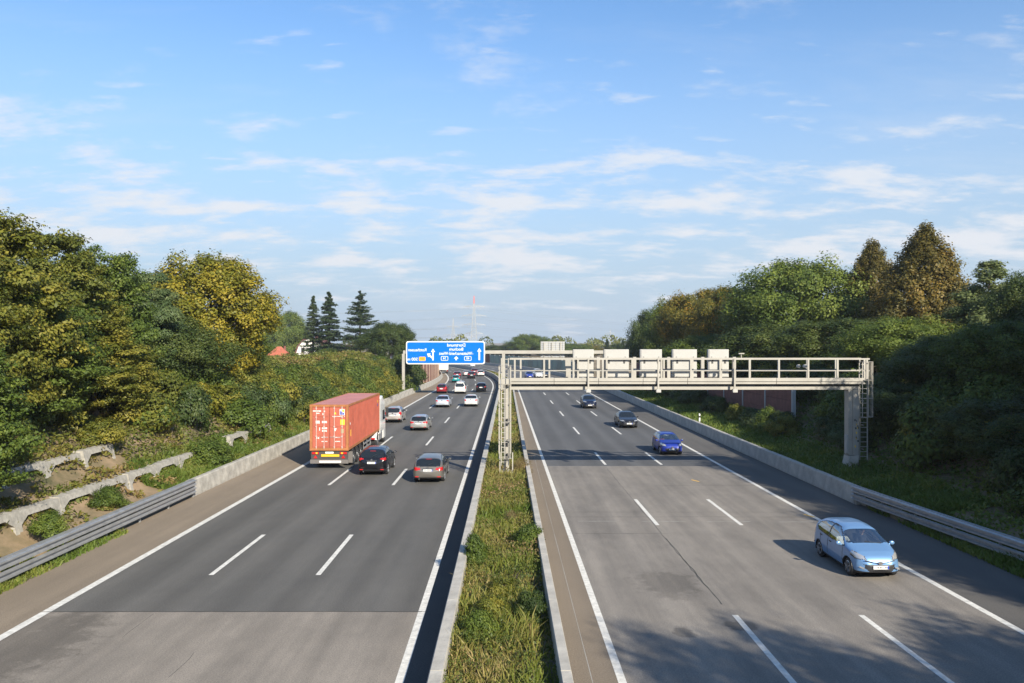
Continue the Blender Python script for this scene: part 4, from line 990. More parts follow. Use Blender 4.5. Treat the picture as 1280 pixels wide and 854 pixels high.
# ------------------------------------------------------------------ sign gantry with walkway (near)
YG = 48.2; PXG = YG / F
def gx(u): return (u - U0) * PXG
def gz(v): return H - (v - V0) * PXG
GS = MAT['gantry_steel']
def make_gantry():
    root = empty('sign_gantry', (gx(633), YG, 0.4)); tag(root, 'cream steel sign gantry with railed walkway spanning the right carriageway', 'gantry')
    O = Vector((gx(633), YG, 0.4))
    def L(b):
        b.v = [(p[0] - O.x, p[1] - O.y, p[2] - O.z) for p in b.v]; return b
    x0, x1 = gx(637), gx(1076); zt = gz(473.2); zb = gz(487)
    L(MB().box(x0, x1 - .2, YG - .35, YG + .35, zb, zb + .24)).build('girder', GS, root, bevel=0.02)
    L(MB().box(x0, x1 - .1, YG - .26, YG + .26, zb + .242, zb + .345)).build('gap_shade_strip', MAT['gantry_dark'], root)  # recessed near-black box painting the shade of the gap between girder and deck
    nseg = 8
    for k in range(nseg):
        a = x0 + (x1 - x0) * k / nseg; b_ = x0 + (x1 - x0) * (k + 1) / nseg
        L(MB().box(a + .012, b_ - .012, YG - .62, YG + .62, zb + .347, zt)).build('walkway_deck', GS, root)
        L(MB().box(a + .012, b_ - .012, YG - .68, YG - .622, zt - .14, zt + .06)).build('toe_board', GS, root)
    zr, zm = gz(447.6), gz(462.5)
    for yy in (YG - .58, YG + .58):
        L(MB().box(x0, x1 + .25, yy - .045, yy + .045, zr - .09, zr)).build('top_rail', GS, root)
        L(MB().box(x0, x1 + .25, yy - .03, yy + .03, zm - .05, zm)).build('mid_rail', GS, root)
        us = [653, 709, 731, 753, 774, 800, 812, 836, 858, 872, 893, 905, 928, 961, 1003, 1046, 1068, 1074]
        n = 12
        for k in range(n + 1):
            x = x0 + .3 + (x1 - x0 - .2) * k / n + (0.35 if yy > YG else 0); L(MB().box(x - .05, x + .05, yy - .05, yy + .05, zt, zr - .09)).build('railing_post', GS, root)
    L(MB().box(gx(707), gx(714), YG + .25, YG + .45, zt, zr)).build('panel_support', GS, root)
    for u in (749, 795, 838, 881, 921): L(MB().box(gx(u) - .09, gx(u) + .09, YG + .50, YG + .74, zt, zr + .05)).build('panel_support', GS, root)
    # drop poles with small lane detectors
    for u in (734, 820, 914):
        b = MB(); x = gx(u); b.box(x - .045, x + .045, YG - .80, YG - .71, gz(489), gz(448)); b.box(x - .05, x + .05, YG - .75, YG - .60, gz(452), gz(450)); b.box(x - .04, x + .04, YG - .75, YG - .64, gz(474.5), gz(473)); L(b).build('drop_pole', GS, root)
        L(MB().box(x - .13, x + .13, YG - .92, YG - .66, gz(489.5), gz(485.5))).build('lane_detector', MAT['sign_back'], root)
    b = MB(); x = gx(930); b.tube([(x, YG + .58, zr), (x, YG + .58, zr + .22)], .03, 8); b.box(x - .16, x + .16, YG + .50, YG + .66, zr + .22, zr + .28); L(b).build('camera_mast', GS, root)
    for u in (1000, 1008): L(MB().lathe([(-.16, .05), (-.14, .10), (.05, .10), (.06, .05)], 'y', 10, (gx(u), YG + .3, gz(458)))).build('floodlight', MAT['sign_back'], root)
    for k in range(9):
        x = x0 + 1.2 + k * 2.1; L(MB().lathe([(0, .07), (.10, .06), (.12, .02)], 'z', 8, (x, YG - .45, zt))).build('cable_gland', MAT['gantry_dark'], root)
    # right leg
    xa, xb = gx(1057.5), gx(1070.5); zg = ground_h(19.5, YG) - .1
    lg = MB(); lg.box(xa + .02, xa + .26, YG - .30, YG + .30, zg + .9, zb); lg.box(xa + .26, xb, YG - .36, YG + .36, zg + .9, zb); L(lg).build('leg', GS, root, bevel=0.015)
    ft = MB(); ft.prism([(xa - .16, zg - .1), (xa + .05, zg + .85), (xb - .02, zg + .92), (xb - .10, zg - .1)], 'y', YG - .42, YG + .42); L(ft).build('leg_foot', MAT['concrete'], root)
    L(MB().box(xa - .08, xa + .012, YG - .30, YG + .05, zg + 1.0, zg + 2.05)).build('control_box', MAT['sign_back'], root)
    for k in range(14):     # graffiti daubs on the leg
        m = MAT['mark_yellow'] if k % 2 else MAT['gantry_dark']; zz = zg + 1.2 + rnd.random() * 1.7; xx = xa + .32 + rnd.random() * .22; w = rnd.uniform(.03, .08)
        L(MB().prism([(xx, zz), (xx + w, zz + .03), (xx + w * .6, zz + .14), (xx - w * .4, zz + .10)], 'y', YG - .364, YG - .3605)).build('graffiti_daub', m, root)
    def ladder(name, x, y, z0, z1, cage0, side=1, w=.42, cage=True, zc1=None):
        b = MB()
        for s in (-1, 1): b.bar((x + s * w / 2, y, z0), (x + s * w / 2, y, z1), .06, .04)
        z = z0 + .2
        while z < z1 - .05: b.bar((x - w / 2, y, z), (x + w / 2, y, z), .035); z += .28
        for zz in np.arange(z0 + .6, z1 - .3, 1.4): b.bar((x, y, zz), (x, y + .3, zz), .04)
        lo = L(b).build(name, GS, root)
        if cage:
            c = MB(); rr = .36; z = cage0; hs = []
            while z <= (zc1 or z1):
                pts = [(x + rr * math.sin(a) * 1.0, y - rr * 1.0 + rr * 1.0 * math.cos(a) , z) for a in np.linspace(-2.6, 2.6, 13) + math.pi]
                pts = [(x + rr * math.sin(a), y - .34 - rr * math.cos(a), z) for a in np.linspace(-2.3, 2.3, 13)]
                for i in range(12): c.bar(pts[i], pts[i + 1], .05, .02)
                hs.append(z); z += 1.05
            for a in (-1.9, -.95, 0, .95, 1.9): c.bar((x + rr * math.sin(a), y - .34 - rr * math.cos(a), cage0), (x + rr * math.sin(a), y - .34 - rr * math.cos(a), hs[-1]), .04, .02)
            L(c).build('safety_cage', GS, lo)
    ladder('ladder', gx(1078.5), YG - .10, zg + .6, gz(447.5), gz(520), w=.44, zc1=gz(446))
    # median leg: mast and ladder
    xm = gx(633); m_ = MB(); m_.box(xm - .16, xm + .16, YG - .16, YG + .16, .30, zb + .3); L(m_).build('leg', GS, root, bevel=0.015)
    L(MB().box(xm - .35, xm + .35, YG - .35, YG + .35, .30, .62)).build('leg_foot', MAT['concrete'], root)
    L(MB().box(xm - .30, xm + .25, YG - .62, YG + .62, zb + .347, zt)).build('walkway_deck', GS, root)
    ladder('ladder', xm - .08, YG - .55, .95, gz(447.5), gz(570), w=.40, zc1=gz(455))
    for s in (-1, 1): L(MB().bar((xm + s * .36, YG - .95, .50), (xm + s * .36, YG - .95, 1.75), .06)).build('guard_post', GS, root)
    for zz in (1.3, 2.1, 3.3): L(MB().box(xm + .02, xm + .22, YG - .40, YG - .18, zz, zz + .3)).build('junction_box', MAT['gantry_dark'], root)
    return root
make_gantry()
pl_lab = ['leftmost display panel on the gantry, seen from behind', 'second display panel from the left on the gantry, widest of the five', 'middle display panel of the five on the gantry, seen from behind', 'fourth display panel from the left on the gantry, seen from behind', 'rightmost display panel on the gantry, beside the drop pole']
for k, (a, b_) in enumerate(((717.5, 744), (757, 788.5), (803, 830.5), (844, 875), (889.5, 915.5))):
    xa, xb = gx(a), gx(b_); c = (xa + xb) / 2; hw = (xb - xa) / 2
    root = empty('display_panel', (c, YG + .95, gz(472.5))); tag(root, pl_lab[k], 'sign', 'display panels on the gantry'); hh = gz(437) - gz(472.5)
    MB().box(-hw, hw, -.16, .20, .0, hh).build('housing', MAT['sign_back'], root, bevel=0.02)
    MB().box(-hw + .06, hw - .06, -.185, -.162, hh * .60, hh * .985).build('rear_door', MAT['sign_back'], root)
    MB().box(-hw + .06, hw - .06, -.185, -.162, .05, hh * .57).build('rear_door', MAT['sign_back'], root)
    for s in (-1, 1):
        MB().box(s * hw * .62 - .05, s * hw * .62 + .05, -.21, -.186, hh * .50, hh * .66).build('bracket', MAT['gantry_dark'], root)
        MB().box(s * hw * .70 - .03, s * hw * .70 + .03, -.20, -.186, hh * .72, hh * .74).build('latch', MAT['gantry_dark'], root)
    MB().box(-hw, hw, .201, .215, .05, hh - .05).build('display_face', MAT['gantry_dark'], root)

# ------------------------------------------------------------------ direction-sign gantry (far)
YS = 125.0; PXS = YS / F
def fx(u): return (u - U0) * PXS
def fz(v): return H - (v - V0) * PXS
def make_sign_gantry():
    root = empty('direction_sign_gantry', (fx(629.5), YS, .4)); tag(root, 'slim steel gantry carrying the blue direction sign across both carriageways', 'gantry'); O = root.location
    def L(b):
        b.v = [(p[0] - O.x, p[1] - O.y, p[2] - O.z) for p in b.v]; return b
    zt, zb = fz(438.2), fz(442.4)
    L(MB().box(-16.35, 16.45, YS - .22, YS + .22, zb, zt)).build('beam', GS, root, bevel=0.03)
    L(MB().box(-16.5, -16.1, YS - .22, YS + .22, .4, zb)).build('post', GS, root); L(MB().box(16.05, 16.45, YS - .22, YS + .22, .4, zb)).build('post', GS, root)
    L(MB().box(fx(629.5) - .22, fx(629.5) + .22, YS - .22, YS + .22, .4, zb)).build('post', GS, root)
    for x in (-14.2, -11, -8, -5): L(MB().box(x - .06, x + .06, YS - .36, YS - .22, fz(454), fz(428))).build('sign_bracket', GS, root)
    for x in (4.8, 6.0, 7.3): L(MB().box(x - .06, x + .06, YS + .22, YS + .36, fz(446), fz(428))).build('sign_bracket', GS, root)
make_sign_gantry()
def text_mesh(s, size, name='lettering'):
    c = bpy.data.curves.new(name, 'FONT'); c.body = s; c.size = size; c.align_x = 'CENTER'; c.align_y = 'CENTER'; c.extrude = 0.004; c.offset = 0.012 * size
    o = bpy.data.objects.new(name, c); col.objects.link(o); dg = bpy.context.evaluated_depsgraph_get()
    dg.update(); me = bpy.data.meshes.new_from_object(o.evaluated_get(dg)); bpy.data.objects.remove(o); bpy.data.curves.remove(c); return me
def make_sign():
    x0, x1, z0, z1 = fx(508), fx(606.3), fz(455.3), fz(426.6); cx = (x0 + x1) / 2
    root = empty('direction_sign', (cx, YS - .40, z0)); tag(root, 'large blue motorway direction sign with white border and mirrored lettering', 'sign')
    w, h = (x1 - x0) / 2, z1 - z0
    def rr(w, h, r, zc):
        pts = []
        for sx_, sz_, a0 in ((1, 1, 0), (-1, 1, 90), (-1, -1, 180), (1, -1, 270)):
            for k in range(5):
                a = R(a0 + k * 22.5); pts.append((sx_ * (w - r) + r * math.cos(a), zc + sz_ * (h - r) + r * math.sin(a)))
        return pts
    MB().prism(rr(w, h / 2, .35, h / 2), 'y', -.02, .03).build('sign_border', MAT['sign_white'], root)
    MB().prism(rr(w - .16, h / 2 - .16, .25, h / 2), 'y', -.03, -.021).build('sign_face', MAT['sign_blue'], root)
    for k in range(6): MB().box(-w + .1, w - .1, .031, .06, h * (k + .5) / 6 - .04, h * (k + .5) / 6 + .04).build('back_rib', MAT['aluminium'], root)
    def sx(u): return fx(u) - cx
    def sz(v): return fz(v) - z0
    def txt(s, u, v, hpx, name='lettering', m='sign_white', squeeze=1.0, y=-.036):
        me = text_mesh(s, hpx * PXS * 1.45); me.materials.clear(); me.materials.append(MAT[m])
        # the photograph is mirrored, so the lettering is too
        for vv in me.vertices: vv.co = Vector((-vv.co.x * squeeze, vv.co.z, vv.co.y))
        me.flip_normals(); o = obj(name, me, root, (sx(u), y, sz(v)))
    txt('Dortmund', 570.6, 431.6, 3.7); txt('Bochum', 570.6, 436.7, 3.7); txt('-Wattenscheid-West', 570.5, 442.0, 3.6, squeeze=.96)
    txt('Rotthausen', 522.0, 437.6, 3.5, squeeze=1.0); txt('500 m', 516.0, 449.2, 3.6)
    for u, s in ((556.0, '34'), (585.0, '40')):
        MB().prism([(p[0] + sx(u), p[1]) for p in rr(4.5 * PXS, 2.7 * PXS, .14, sz(448.1))], 'y', -.036, -.031).build('number_box', MAT['sign_white'], root)
        MB().prism([(p[0] + sx(u), p[1]) for p in rr(3.9 * PXS, 2.1 * PXS, .10, sz(448.1))], 'y', -.041, -.0365).build('number_box_inset', MAT['sign_blue'], root)
        txt(s, u, 448.1, 2.7, y=-.047)
    MB().prism([(p[0] + sx(528.2), p[1]) for p in rr(4.1 * PXS, 2.5 * PXS, .12, sz(448.6))], 'y', -.036, -.031).build('route_box', MAT['sign_orange'], root); txt('227', 528.2, 448.6, 2.2, m='gantry_dark', y=-.041)
    def arrow(u, v0, v1, wd=1.6, head=2.6, hl=4.2, name='arrow', m='sign_white'):
        P = [(sx(u) - wd / 2 * PXS, sz(v0)), (sx(u) + wd / 2 * PXS, sz(v0)), (sx(u) + wd / 2 * PXS, sz(v1 + hl)), (sx(u) + head * PXS, sz(v1 + hl)), (sx(u), sz(v1)), (sx(u) - head * PXS, sz(v1 + hl)), (sx(u) - wd / 2 * PXS, sz(v1 + hl))]
        MB().prism(P, 'y', -.036, -.031).build(name, MAT[m], root)
    arrow(599.3, 450.2, 435.2, 1.9, 2.7, 4.3); arrow(541.6, 450.6, 436.0, 1.7, 2.6, 4.0); arrow(570.5, 450.3, 445.2, 1.8, 2.9, 3.0)
    P = [(541.2, 449.0), (541.2, 446.2), (537.6, 443.6), (538.8, 441.9), (534.2, 442.0), (535.6, 446.6), (536.6, 445.2)]
    MB().prism([(sx(a), sz(b)) for a, b in P], 'y', -.043, -.037).build('arrow', MAT['sign_white'], root)
make_sign()
root = empty('direction_sign', (fx(691), YS + .42, fz(447))); tag(root, 'back of an aluminium direction sign on the far gantry over the right carriageway', 'sign')
w, h = 15 * PXS, 20 * PXS
MB().box(-w, w, .0, .04, 0, h).build('sign_sheet', MAT['sign_back'], root)
for k in range(8): MB().box(-w, w, -.05, -.002, h * (k + .5) / 8 - .06, h * (k + .5) / 8 + .05).build('stiffener', MAT['aluminium'], root)
for k in range(4): MB().box(-w + .25 + k * (2 * w - .5) / 3 - .05, -w + .25 + k * (2 * w - .5) / 3 + .05, -.10, -.051, 0, h).build('stiffener', MAT['aluminium'], root)

# marker posts
def delineator(label, x, y, z):
    root = empty('marker_post', (x, y, z)); tag(root, label, 'marker post', 'roadside marker posts')
    MB().prism([(-.06, 0), (.06, 0), (.06, .95), (-.06, 1.03)], 'y', -.05, .05).build('post_body', MAT['sign_white'], root)
    MB().prism([(-.063, .62), (.063, .62), (.063, .80), (-.063, .80)], 'y', -.053, .053).build('black_band', MAT['black_plastic'], root)
delineator('white marker post behind the right barrier near the royal blue car', X_BR(76) + .75, 76, .5)
delineator('white marker post at the foot of the blue sign gantry', X_BL(120) - .75, 120, .5)

# ------------------------------------------------------------------ noise walls, panel by panel
mat('wall_brown', (0.21, 0.10, 0.070), 0.9, noise=(1.5, 0.3), bump=(4, 0.4)); mat('wall_post', (0.36, 0.27, 0.21), 0.9, noise=(1.5, 0.2))
mat('wall_brick', (0.17, 0.065, 0.05), 0.9, noise=(1.5, 0.35)); mat('post_grey', (0.33, 0.34, 0.34), 0.7)
mat('wall_teal', (0.10, 0.22, 0.20), 0.35, noise=(0.5, 0.2)); mat('wall_teal_dark', (0.06, 0.13, 0.12), 0.35)
def noise_wall(name, label, fn, y0, y1, seg, zb, hgt, pm, post_m, post_w=.22, tiers=1, cap=None, cat='wall'):
    root = empty(name, (fn(y0), y0, zb)); tag(root, label, cat); y = y0; k = 0
    ms = {}
    while y < y1 - .1:
        a, b_ = fn(y), fn(y + seg); ln = math.hypot(b_ - a, seg); ang = -math.atan2(b_ - a, seg)
        m = pm(k) if callable(pm) else pm
        if m.name not in ms:
            ms[m.name] = [MB().box(-.07, .07, post_w / 2, ln - post_w / 2, t * hgt / tiers + .01, (t + 1) * hgt / tiers - .01).mesh('panel', m) for t in range(tiers)]
        for t in range(tiers): obj('panel', ms[m.name][t], root, (a - fn(y0), y - y0, 0), (0, 0, ang))
        if 'post' not in ms: ms['post'] = MB().box(-.14, .14, -post_w / 2, post_w / 2, -.3, hgt + .08).mesh('post', post_m)
        obj('post', ms['post'], root, (a - fn(y0), y - y0, 0), (0, 0, ang)); y += seg; k += 1
    obj('post', ms['post'], root, (fn(y) - fn(y0), y - y0, 0))
    return root
noise_wall('noise_wall', 'red brown noise wall with pale pilasters on the left below the blue sign', off(X_BL, -1.0), 143, 228, 5.0, .5, 3.9, MAT['wall_brown'], MAT['wall_post'], .55)
noise_wall('noise_wall', 'dark brick noise wall with grey posts in the shade under the gantry', lambda y: 22.6 - .004 * y, 66, 150, 7.0, 1.25, 3.1, MAT['wall_brick'], MAT['post_grey'], .24, 3)
noise_wall('noise_wall', 'long teal noise wall beside the right carriageway on the far bend', off(X_BR, 2.6), 172, 420, 6.0, .35, 3.2, lambda k: MAT['wall_brick'] if k > 19 and k % 2 else (MAT['wall_teal_dark'] if k % 3 == 0 else MAT['wall_teal']), MAT['post_grey'], .2)

# ------------------------------------------------------------------ concrete crib retaining wall on the left bank
def crib(label, d, z0, y0, n, bay=3.0, hgt=.95):
    root = empty('crib_wall', (X_BL(y0) - d, y0, z0)); tag(root, label, 'retaining wall'); ms = []
    for k in range(3):
        j = lambda: rnd.uniform(-.03, .03)
        P = [(0.02, -.35), (0.02, hgt + j()), (bay - .02, hgt + j()), (bay - .02, -.35), (bay - .26, -.35), (bay - .24, .42 + j()), (bay - .72, hgt - .24 + j()), (.72, hgt - .24 + j()), (.24, .42 + j()), (.26, -.35)]
        b = MB(); b.prism(P, 'x', -.52, 0); b.v = [(p[0] - p[2] * .22, p[1], p[2]) for p in b.v]; ms.append(b.mesh('crib_unit', MAT['crib_concrete']))
    for k in range(n):
        y = y0 + bay * k
        o = obj('crib_unit', ms[k % 3], root, (X_BL(y) - d - (X_BL(y0) - d) + rnd.uniform(-.05, .05), bay * k, rnd.uniform(-.06, .06)), (0, 0, -math.atan2(X_BL(y + bay) - X_BL(y), bay) + rnd.uniform(-.02, .02)))
crib('lower row of concrete crib units on the left bank behind the guardrail', 2.0, .62, 22.5, 9)
crib('upper row of concrete crib units on the left bank', 3.7, 1.85, 24.5, 6)
crib('short run of overgrown crib units further along the left bank', 2.1, .85, 55, 3)

# ------------------------------------------------------------------ houses on the left
mat('roof_red', (0.36, 0.10, 0.055), 0.85, noise=(1.2, 0.3), bump=(3, 0.4)); mat('roof_brown', (0.12, 0.05, 0.045), 0.85); mat('render_white', (0.72, 0.70, 0.66), 0.85, noise=(0.6, 0.1)); mat('render_cream', (0.52, 0.48, 0.40), 0.85, noise=(0.6, 0.15))
mat('timber', (0.10, 0.05, 0.03), 0.8)
def window(parent, x, z, w, h, y=-.03):
    f = MB().box(x - w / 2, x + w / 2, y - .06, y, z, z + h).build('window', MAT['timber'], parent)
    MB().box(x - w / 2 + .08, x - .03, y - .07, y - .061, z + .08, z + h - .08).build('pane', MAT['car_glass'], f); MB().box(x + .03, x + w / 2 - .08, y - .07, y - .061, z + .08, z + h - .08).build('pane', MAT['car_glass'], f)
def house_hip():
    p = depth_px(348, 447, 260); root = empty('house', (p.x, p.y, ground_h(p.x, p.y) - .2), R(12)); ze = p.z - root.location.z
    tag(root, 'small house with a red hipped roof left of the white gabled house', 'house')
    wl_ = MB().box(-4, 4, 0, 8, 0, ze).build('wall', MAT['render_cream'], root)
    r = MB(); r.add([(-4.5, -.5, ze - .1), (4.5, -.5, ze - .1), (4.5, 8.5, ze - .1), (-4.5, 8.5, ze - .1), (-.6, 4, ze + 3.4), (.6, 4, ze + 3.4)], [(0, 1, 5, 4), (1, 2, 5), (2, 3, 4, 5), (3, 0, 4), (0, 3, 2, 1)])
    ro = r.build('roof', MAT['roof_red'], root)
    MB().box(1.4, 2.0, 4.2, 4.8, ze + 1.5, ze + 3.6).build('chimney', MAT['wall_brick'], ro)
    for x in (-2.6, 0, 2.6): window(root, x, max(.6, ze - 2.0), 1.2, 1.3)
    window(root, 1.2, .5, 1.2, 1.0)
def house_gambrel():
    p = depth_px(388, 423, 255); g = ground_h(p.x, p.y) - .2; root = empty('house', (p.x, p.y, g), R(-8)); h = p.z - g; w = 4.6
    tag(root, 'white house with a curved gambrel gable beneath the two spruces', 'house')
    P = [(-w, 0), (-w, h * .42), (-w * .82, h * .70), (-w * .45, h * .93), (0, h), (w * .45, h * .93), (w * .82, h * .70), (w, h * .42), (w, 0)]
    MB().prism(P, 'y', 0, 9).build('wall', MAT['render_white'], root)
    r = MB(); Q = P[1:-1]; n = len(Q)
    for k in range(n - 1):
        a, b_ = Vector((Q[k][0], Q[k][1])), Vector((Q[k + 1][0], Q[k + 1][1])); d = (b_ - a).normalized(); nn = Vector((-d.y, d.x)) * .28
        r.add([(a.x, -.5, a.y), (b_.x, -.5, b_.y), (b_.x + nn.x, -.5, b_.y + nn.y), (a.x + nn.x, -.5, a.y + nn.y), (a.x, 9.4, a.y), (b_.x, 9.4, b_.y), (b_.x + nn.x, 9.4, b_.y + nn.y), (a.x + nn.x, 9.4, a.y + nn.y)], [(0, 1, 2, 3), (4, 7, 6, 5), (3, 2, 6, 7), (0, 4, 5, 1), (0, 3, 7, 4), (1, 5, 6, 2)])
    ro = r.build('roof', MAT['roof_brown'], root); MB().box(-.4, .4, 5, 5.7, h, h + 1.0).build('chimney', MAT['wall_brick'], ro)
    for x in (-2.4, 0, 2.4): window(root, x, h * .48, 1.1, 1.3); window(root, x, h * .16, 1.1, 1.3)
    for x in (-1.0, 1.0): window(root, x, h * .74, .9, 1.0)
    MB().box(-w + .1, w - .1, -.04, -.005, h * .42, h * .44).build('timber_beam', MAT['timber'], root)
house_hip(); house_gambrel()
# far industrial roofs on the skyline behind the gantry
def shed(label, u, v, y, w, d, h):
    p = depth_px(u, v, y); root = empty('industrial_shed', (p.x, p.y, 0)); tag(root, label, 'building', 'industrial sheds on the skyline'); z = max(3.5, p.z)
    MB().box(-w / 2, w / 2, 0, d, 0, z - 1.2).build('wall', MAT['sign_back'], root); r = MB(); r.prism([(-w / 2 - .4, z - 1.2), (0, z), (w / 2 + .4, z - 1.2)], 'y', -.4, d + .4); r.build('roof', MAT['chassis'], root)
    for k in range(4): MB().box(-w / 2 + w * (k + .3) / 4, -w / 2 + w * (k + .7) / 4, -.1, -.02, 1.5, z - 2.2).build('window', MAT['car_glass'], root)
shed('low dark roofed shed on the skyline between far trees and conifers', 744, 433.5, 520, 26, 30, 8)

# ------------------------------------------------------------------ pylons and cables
mat('lattice', (0.30, 0.31, 0.31), 0.6, metal=0.3); mat('lattice_red', (0.55, 0.10, 0.07), 0.6); mat('cable', (0.20, 0.21, 0.22), 0.6)
def pylon(label, u, vtop, y, arms, base_w, red=False, th=.16):
    zt = depth_px(u, vtop, y).z; x = (u - U0) * y / F; root = empty('power_pylon', (x, y, 0)); tag(root, label, 'pylon')
    def wid(z): return base_w * (1 - z / zt) ** 1.25 + .35
    tips = []
    def body(z0, z1, n, m, name):
        b = MB(); zs = np.linspace(z0, z1, n + 1)
        for sx_, sy_ in ((-1, -1), (1, -1), (1, 1), (-1, 1)):
            for a, c in zip(zs[:-1], zs[1:]): b.bar((sx_ * wid(a) / 2, sy_ * wid(a) / 2, a), (sx_ * wid(c) / 2, sy_ * wid(c) / 2, c), th * 1.4)
        cor = [(-1, -1), (1, -1), (1, 1), (-1, 1)]
        for a, c in zip(zs[:-1], zs[1:]):
            for i in range(4):
                p, q = cor[i], cor[(i + 1) % 4]
                b.bar((p[0] * wid(a) / 2, p[1] * wid(a) / 2, a), (q[0] * wid(c) / 2, q[1] * wid(c) / 2, c), th); b.bar((q[0] * wid(a) / 2, q[1] * wid(a) / 2, a), (p[0] * wid(c) / 2, p[1] * wid(c) / 2, c), th)
        b.build(name, m, root)
    zs = zt * (0.86 if red else 1.0)
    body(0, zs, 16, MAT['lattice'], 'lattice_tower')
    if red: body(zs, zt, 5, MAT['lattice_red'], 'lattice_top')
    for (f, half) in arms:
        z = zt * f; b = MB()
        for s in (-1, 1):
            tip = (s * half, 0, z)
            for sy_ in (-1, 1):
                b.bar((s * wid(z) / 2, sy_ * wid(z) / 2, z), tip, th * 1.2); b.bar((s * wid(z + 2) / 2, sy_ * wid(z + 2) / 2, z + zt * .035), tip, th)
                for t in (.3, .6): b.bar((s * (wid(z) / 2 + (half - wid(z) / 2) * t), sy_ * wid(z) / 2 * (1 - t), z), (s * (wid(z) / 2 + (half - wid(z) / 2) * t), sy_ * wid(z) / 2 * (1 - t), z + zt * .035 * (1 - t)), th * .8)
            b.bar((s * half, 0, z), (s * half, 0, z - 1.8), th); b.bar((s * half * .55, 0, z), (s * half * .55, 0, z - 1.8), th)
            tips += [(x + s * half, y, z - 1.8), (x + s * half * .55, y, z - 1.8)]
        b.build('cross_arm', MAT['lattice_red'] if red and f > .85 else MAT['lattice'], root)
    return tips
t1 = pylon('tall lattice power pylon with red top rising behind the blue sign', 592.5, 370, 900, [(.80, 11.0), (.63, 13.0), (.46, 12.5), (.30, 9.5)], 8.0, True, .34)
t2 = pylon('smaller lattice power pylon left of the tall one behind the blue sign', 566.5, 398, 1000, [(.72, 7.5), (.45, 12.0)], 6.5, False, .30)
pylon('faint distant pylon above the conifers right of the centre', 763, 412, 1500, [(.78, 9), (.55, 11)], 7, False, .34)
pylon('faintest distant pylon above the far gantry sign back', 694, 419, 1700, [(.78, 8), (.55, 10)], 6, False, .34)
def cable(p, q, sag, label):
    b = MB(); p, q = Vector(p), Vector(q); pts = [p.lerp(q, t) - Vector((0, 0, sag * 4 * t * (1 - t))) for t in np.linspace(0, 1, 25)]
    b.tube(pts, .055, 4, False); o = b.build('power_cable', MAT['cable']); tag(o, label, 'cable', 'power cables strung from the pylons')
for i, tp in enumerate(t1):
    if i % 2: continue
    cable(tp, (tp[0] - 620, tp[1] - 60, tp[2] * 1.0 + 2), 9, 'overhead power cable running left from the tall pylon')
    cable(tp, (tp[0] + 560, tp[1] + 500, tp[2] * .55), 8, 'overhead power cable running right from the tall pylon')
for i, tp in enumerate(t2):
    if i % 2: continue
    cable(tp, (tp[0] - 560, tp[1] - 40, tp[2] * 1.0), 6, 'overhead power cable running left from the smaller pylon')

# ------------------------------------------------------------------ vegetation
def leaf_quads(P, Nn, size, aspect=0.6, droop=0.0):
    n = len(P); Nn = Nn / (np.linalg.norm(Nn, axis=1, keepdims=True) + 1e-9)
    rv = rng.normal(size=(n, 3)); rv[:, 2] -= droop; t1 = np.cross(Nn, rv); t1 /= (np.linalg.norm(t1, axis=1, keepdims=True) + 1e-9)
    if droop: t1 = rv - Nn * (rv * Nn).sum(1, keepdims=True); t1 /= (np.linalg.norm(t1, axis=1, keepdims=True) + 1e-9)
    t2 = np.cross(Nn, t1); s = np.asarray(size).reshape(-1, 1)
    bendv = Nn * s * 0.25
    V = np.stack([P - t1 * s, P + t2 * s * aspect - bendv, P + t1 * s, P - t2 * s * aspect - bendv], 1).reshape(-1, 3)
    Q = np.arange(n * 4).reshape(-1, 4); return V, Q
def rep4(a): return np.repeat(a, 4)
def unit(n):
    d = rng.normal(size=(n, 3)); return d / np.linalg.norm(d, axis=1, keepdims=True)

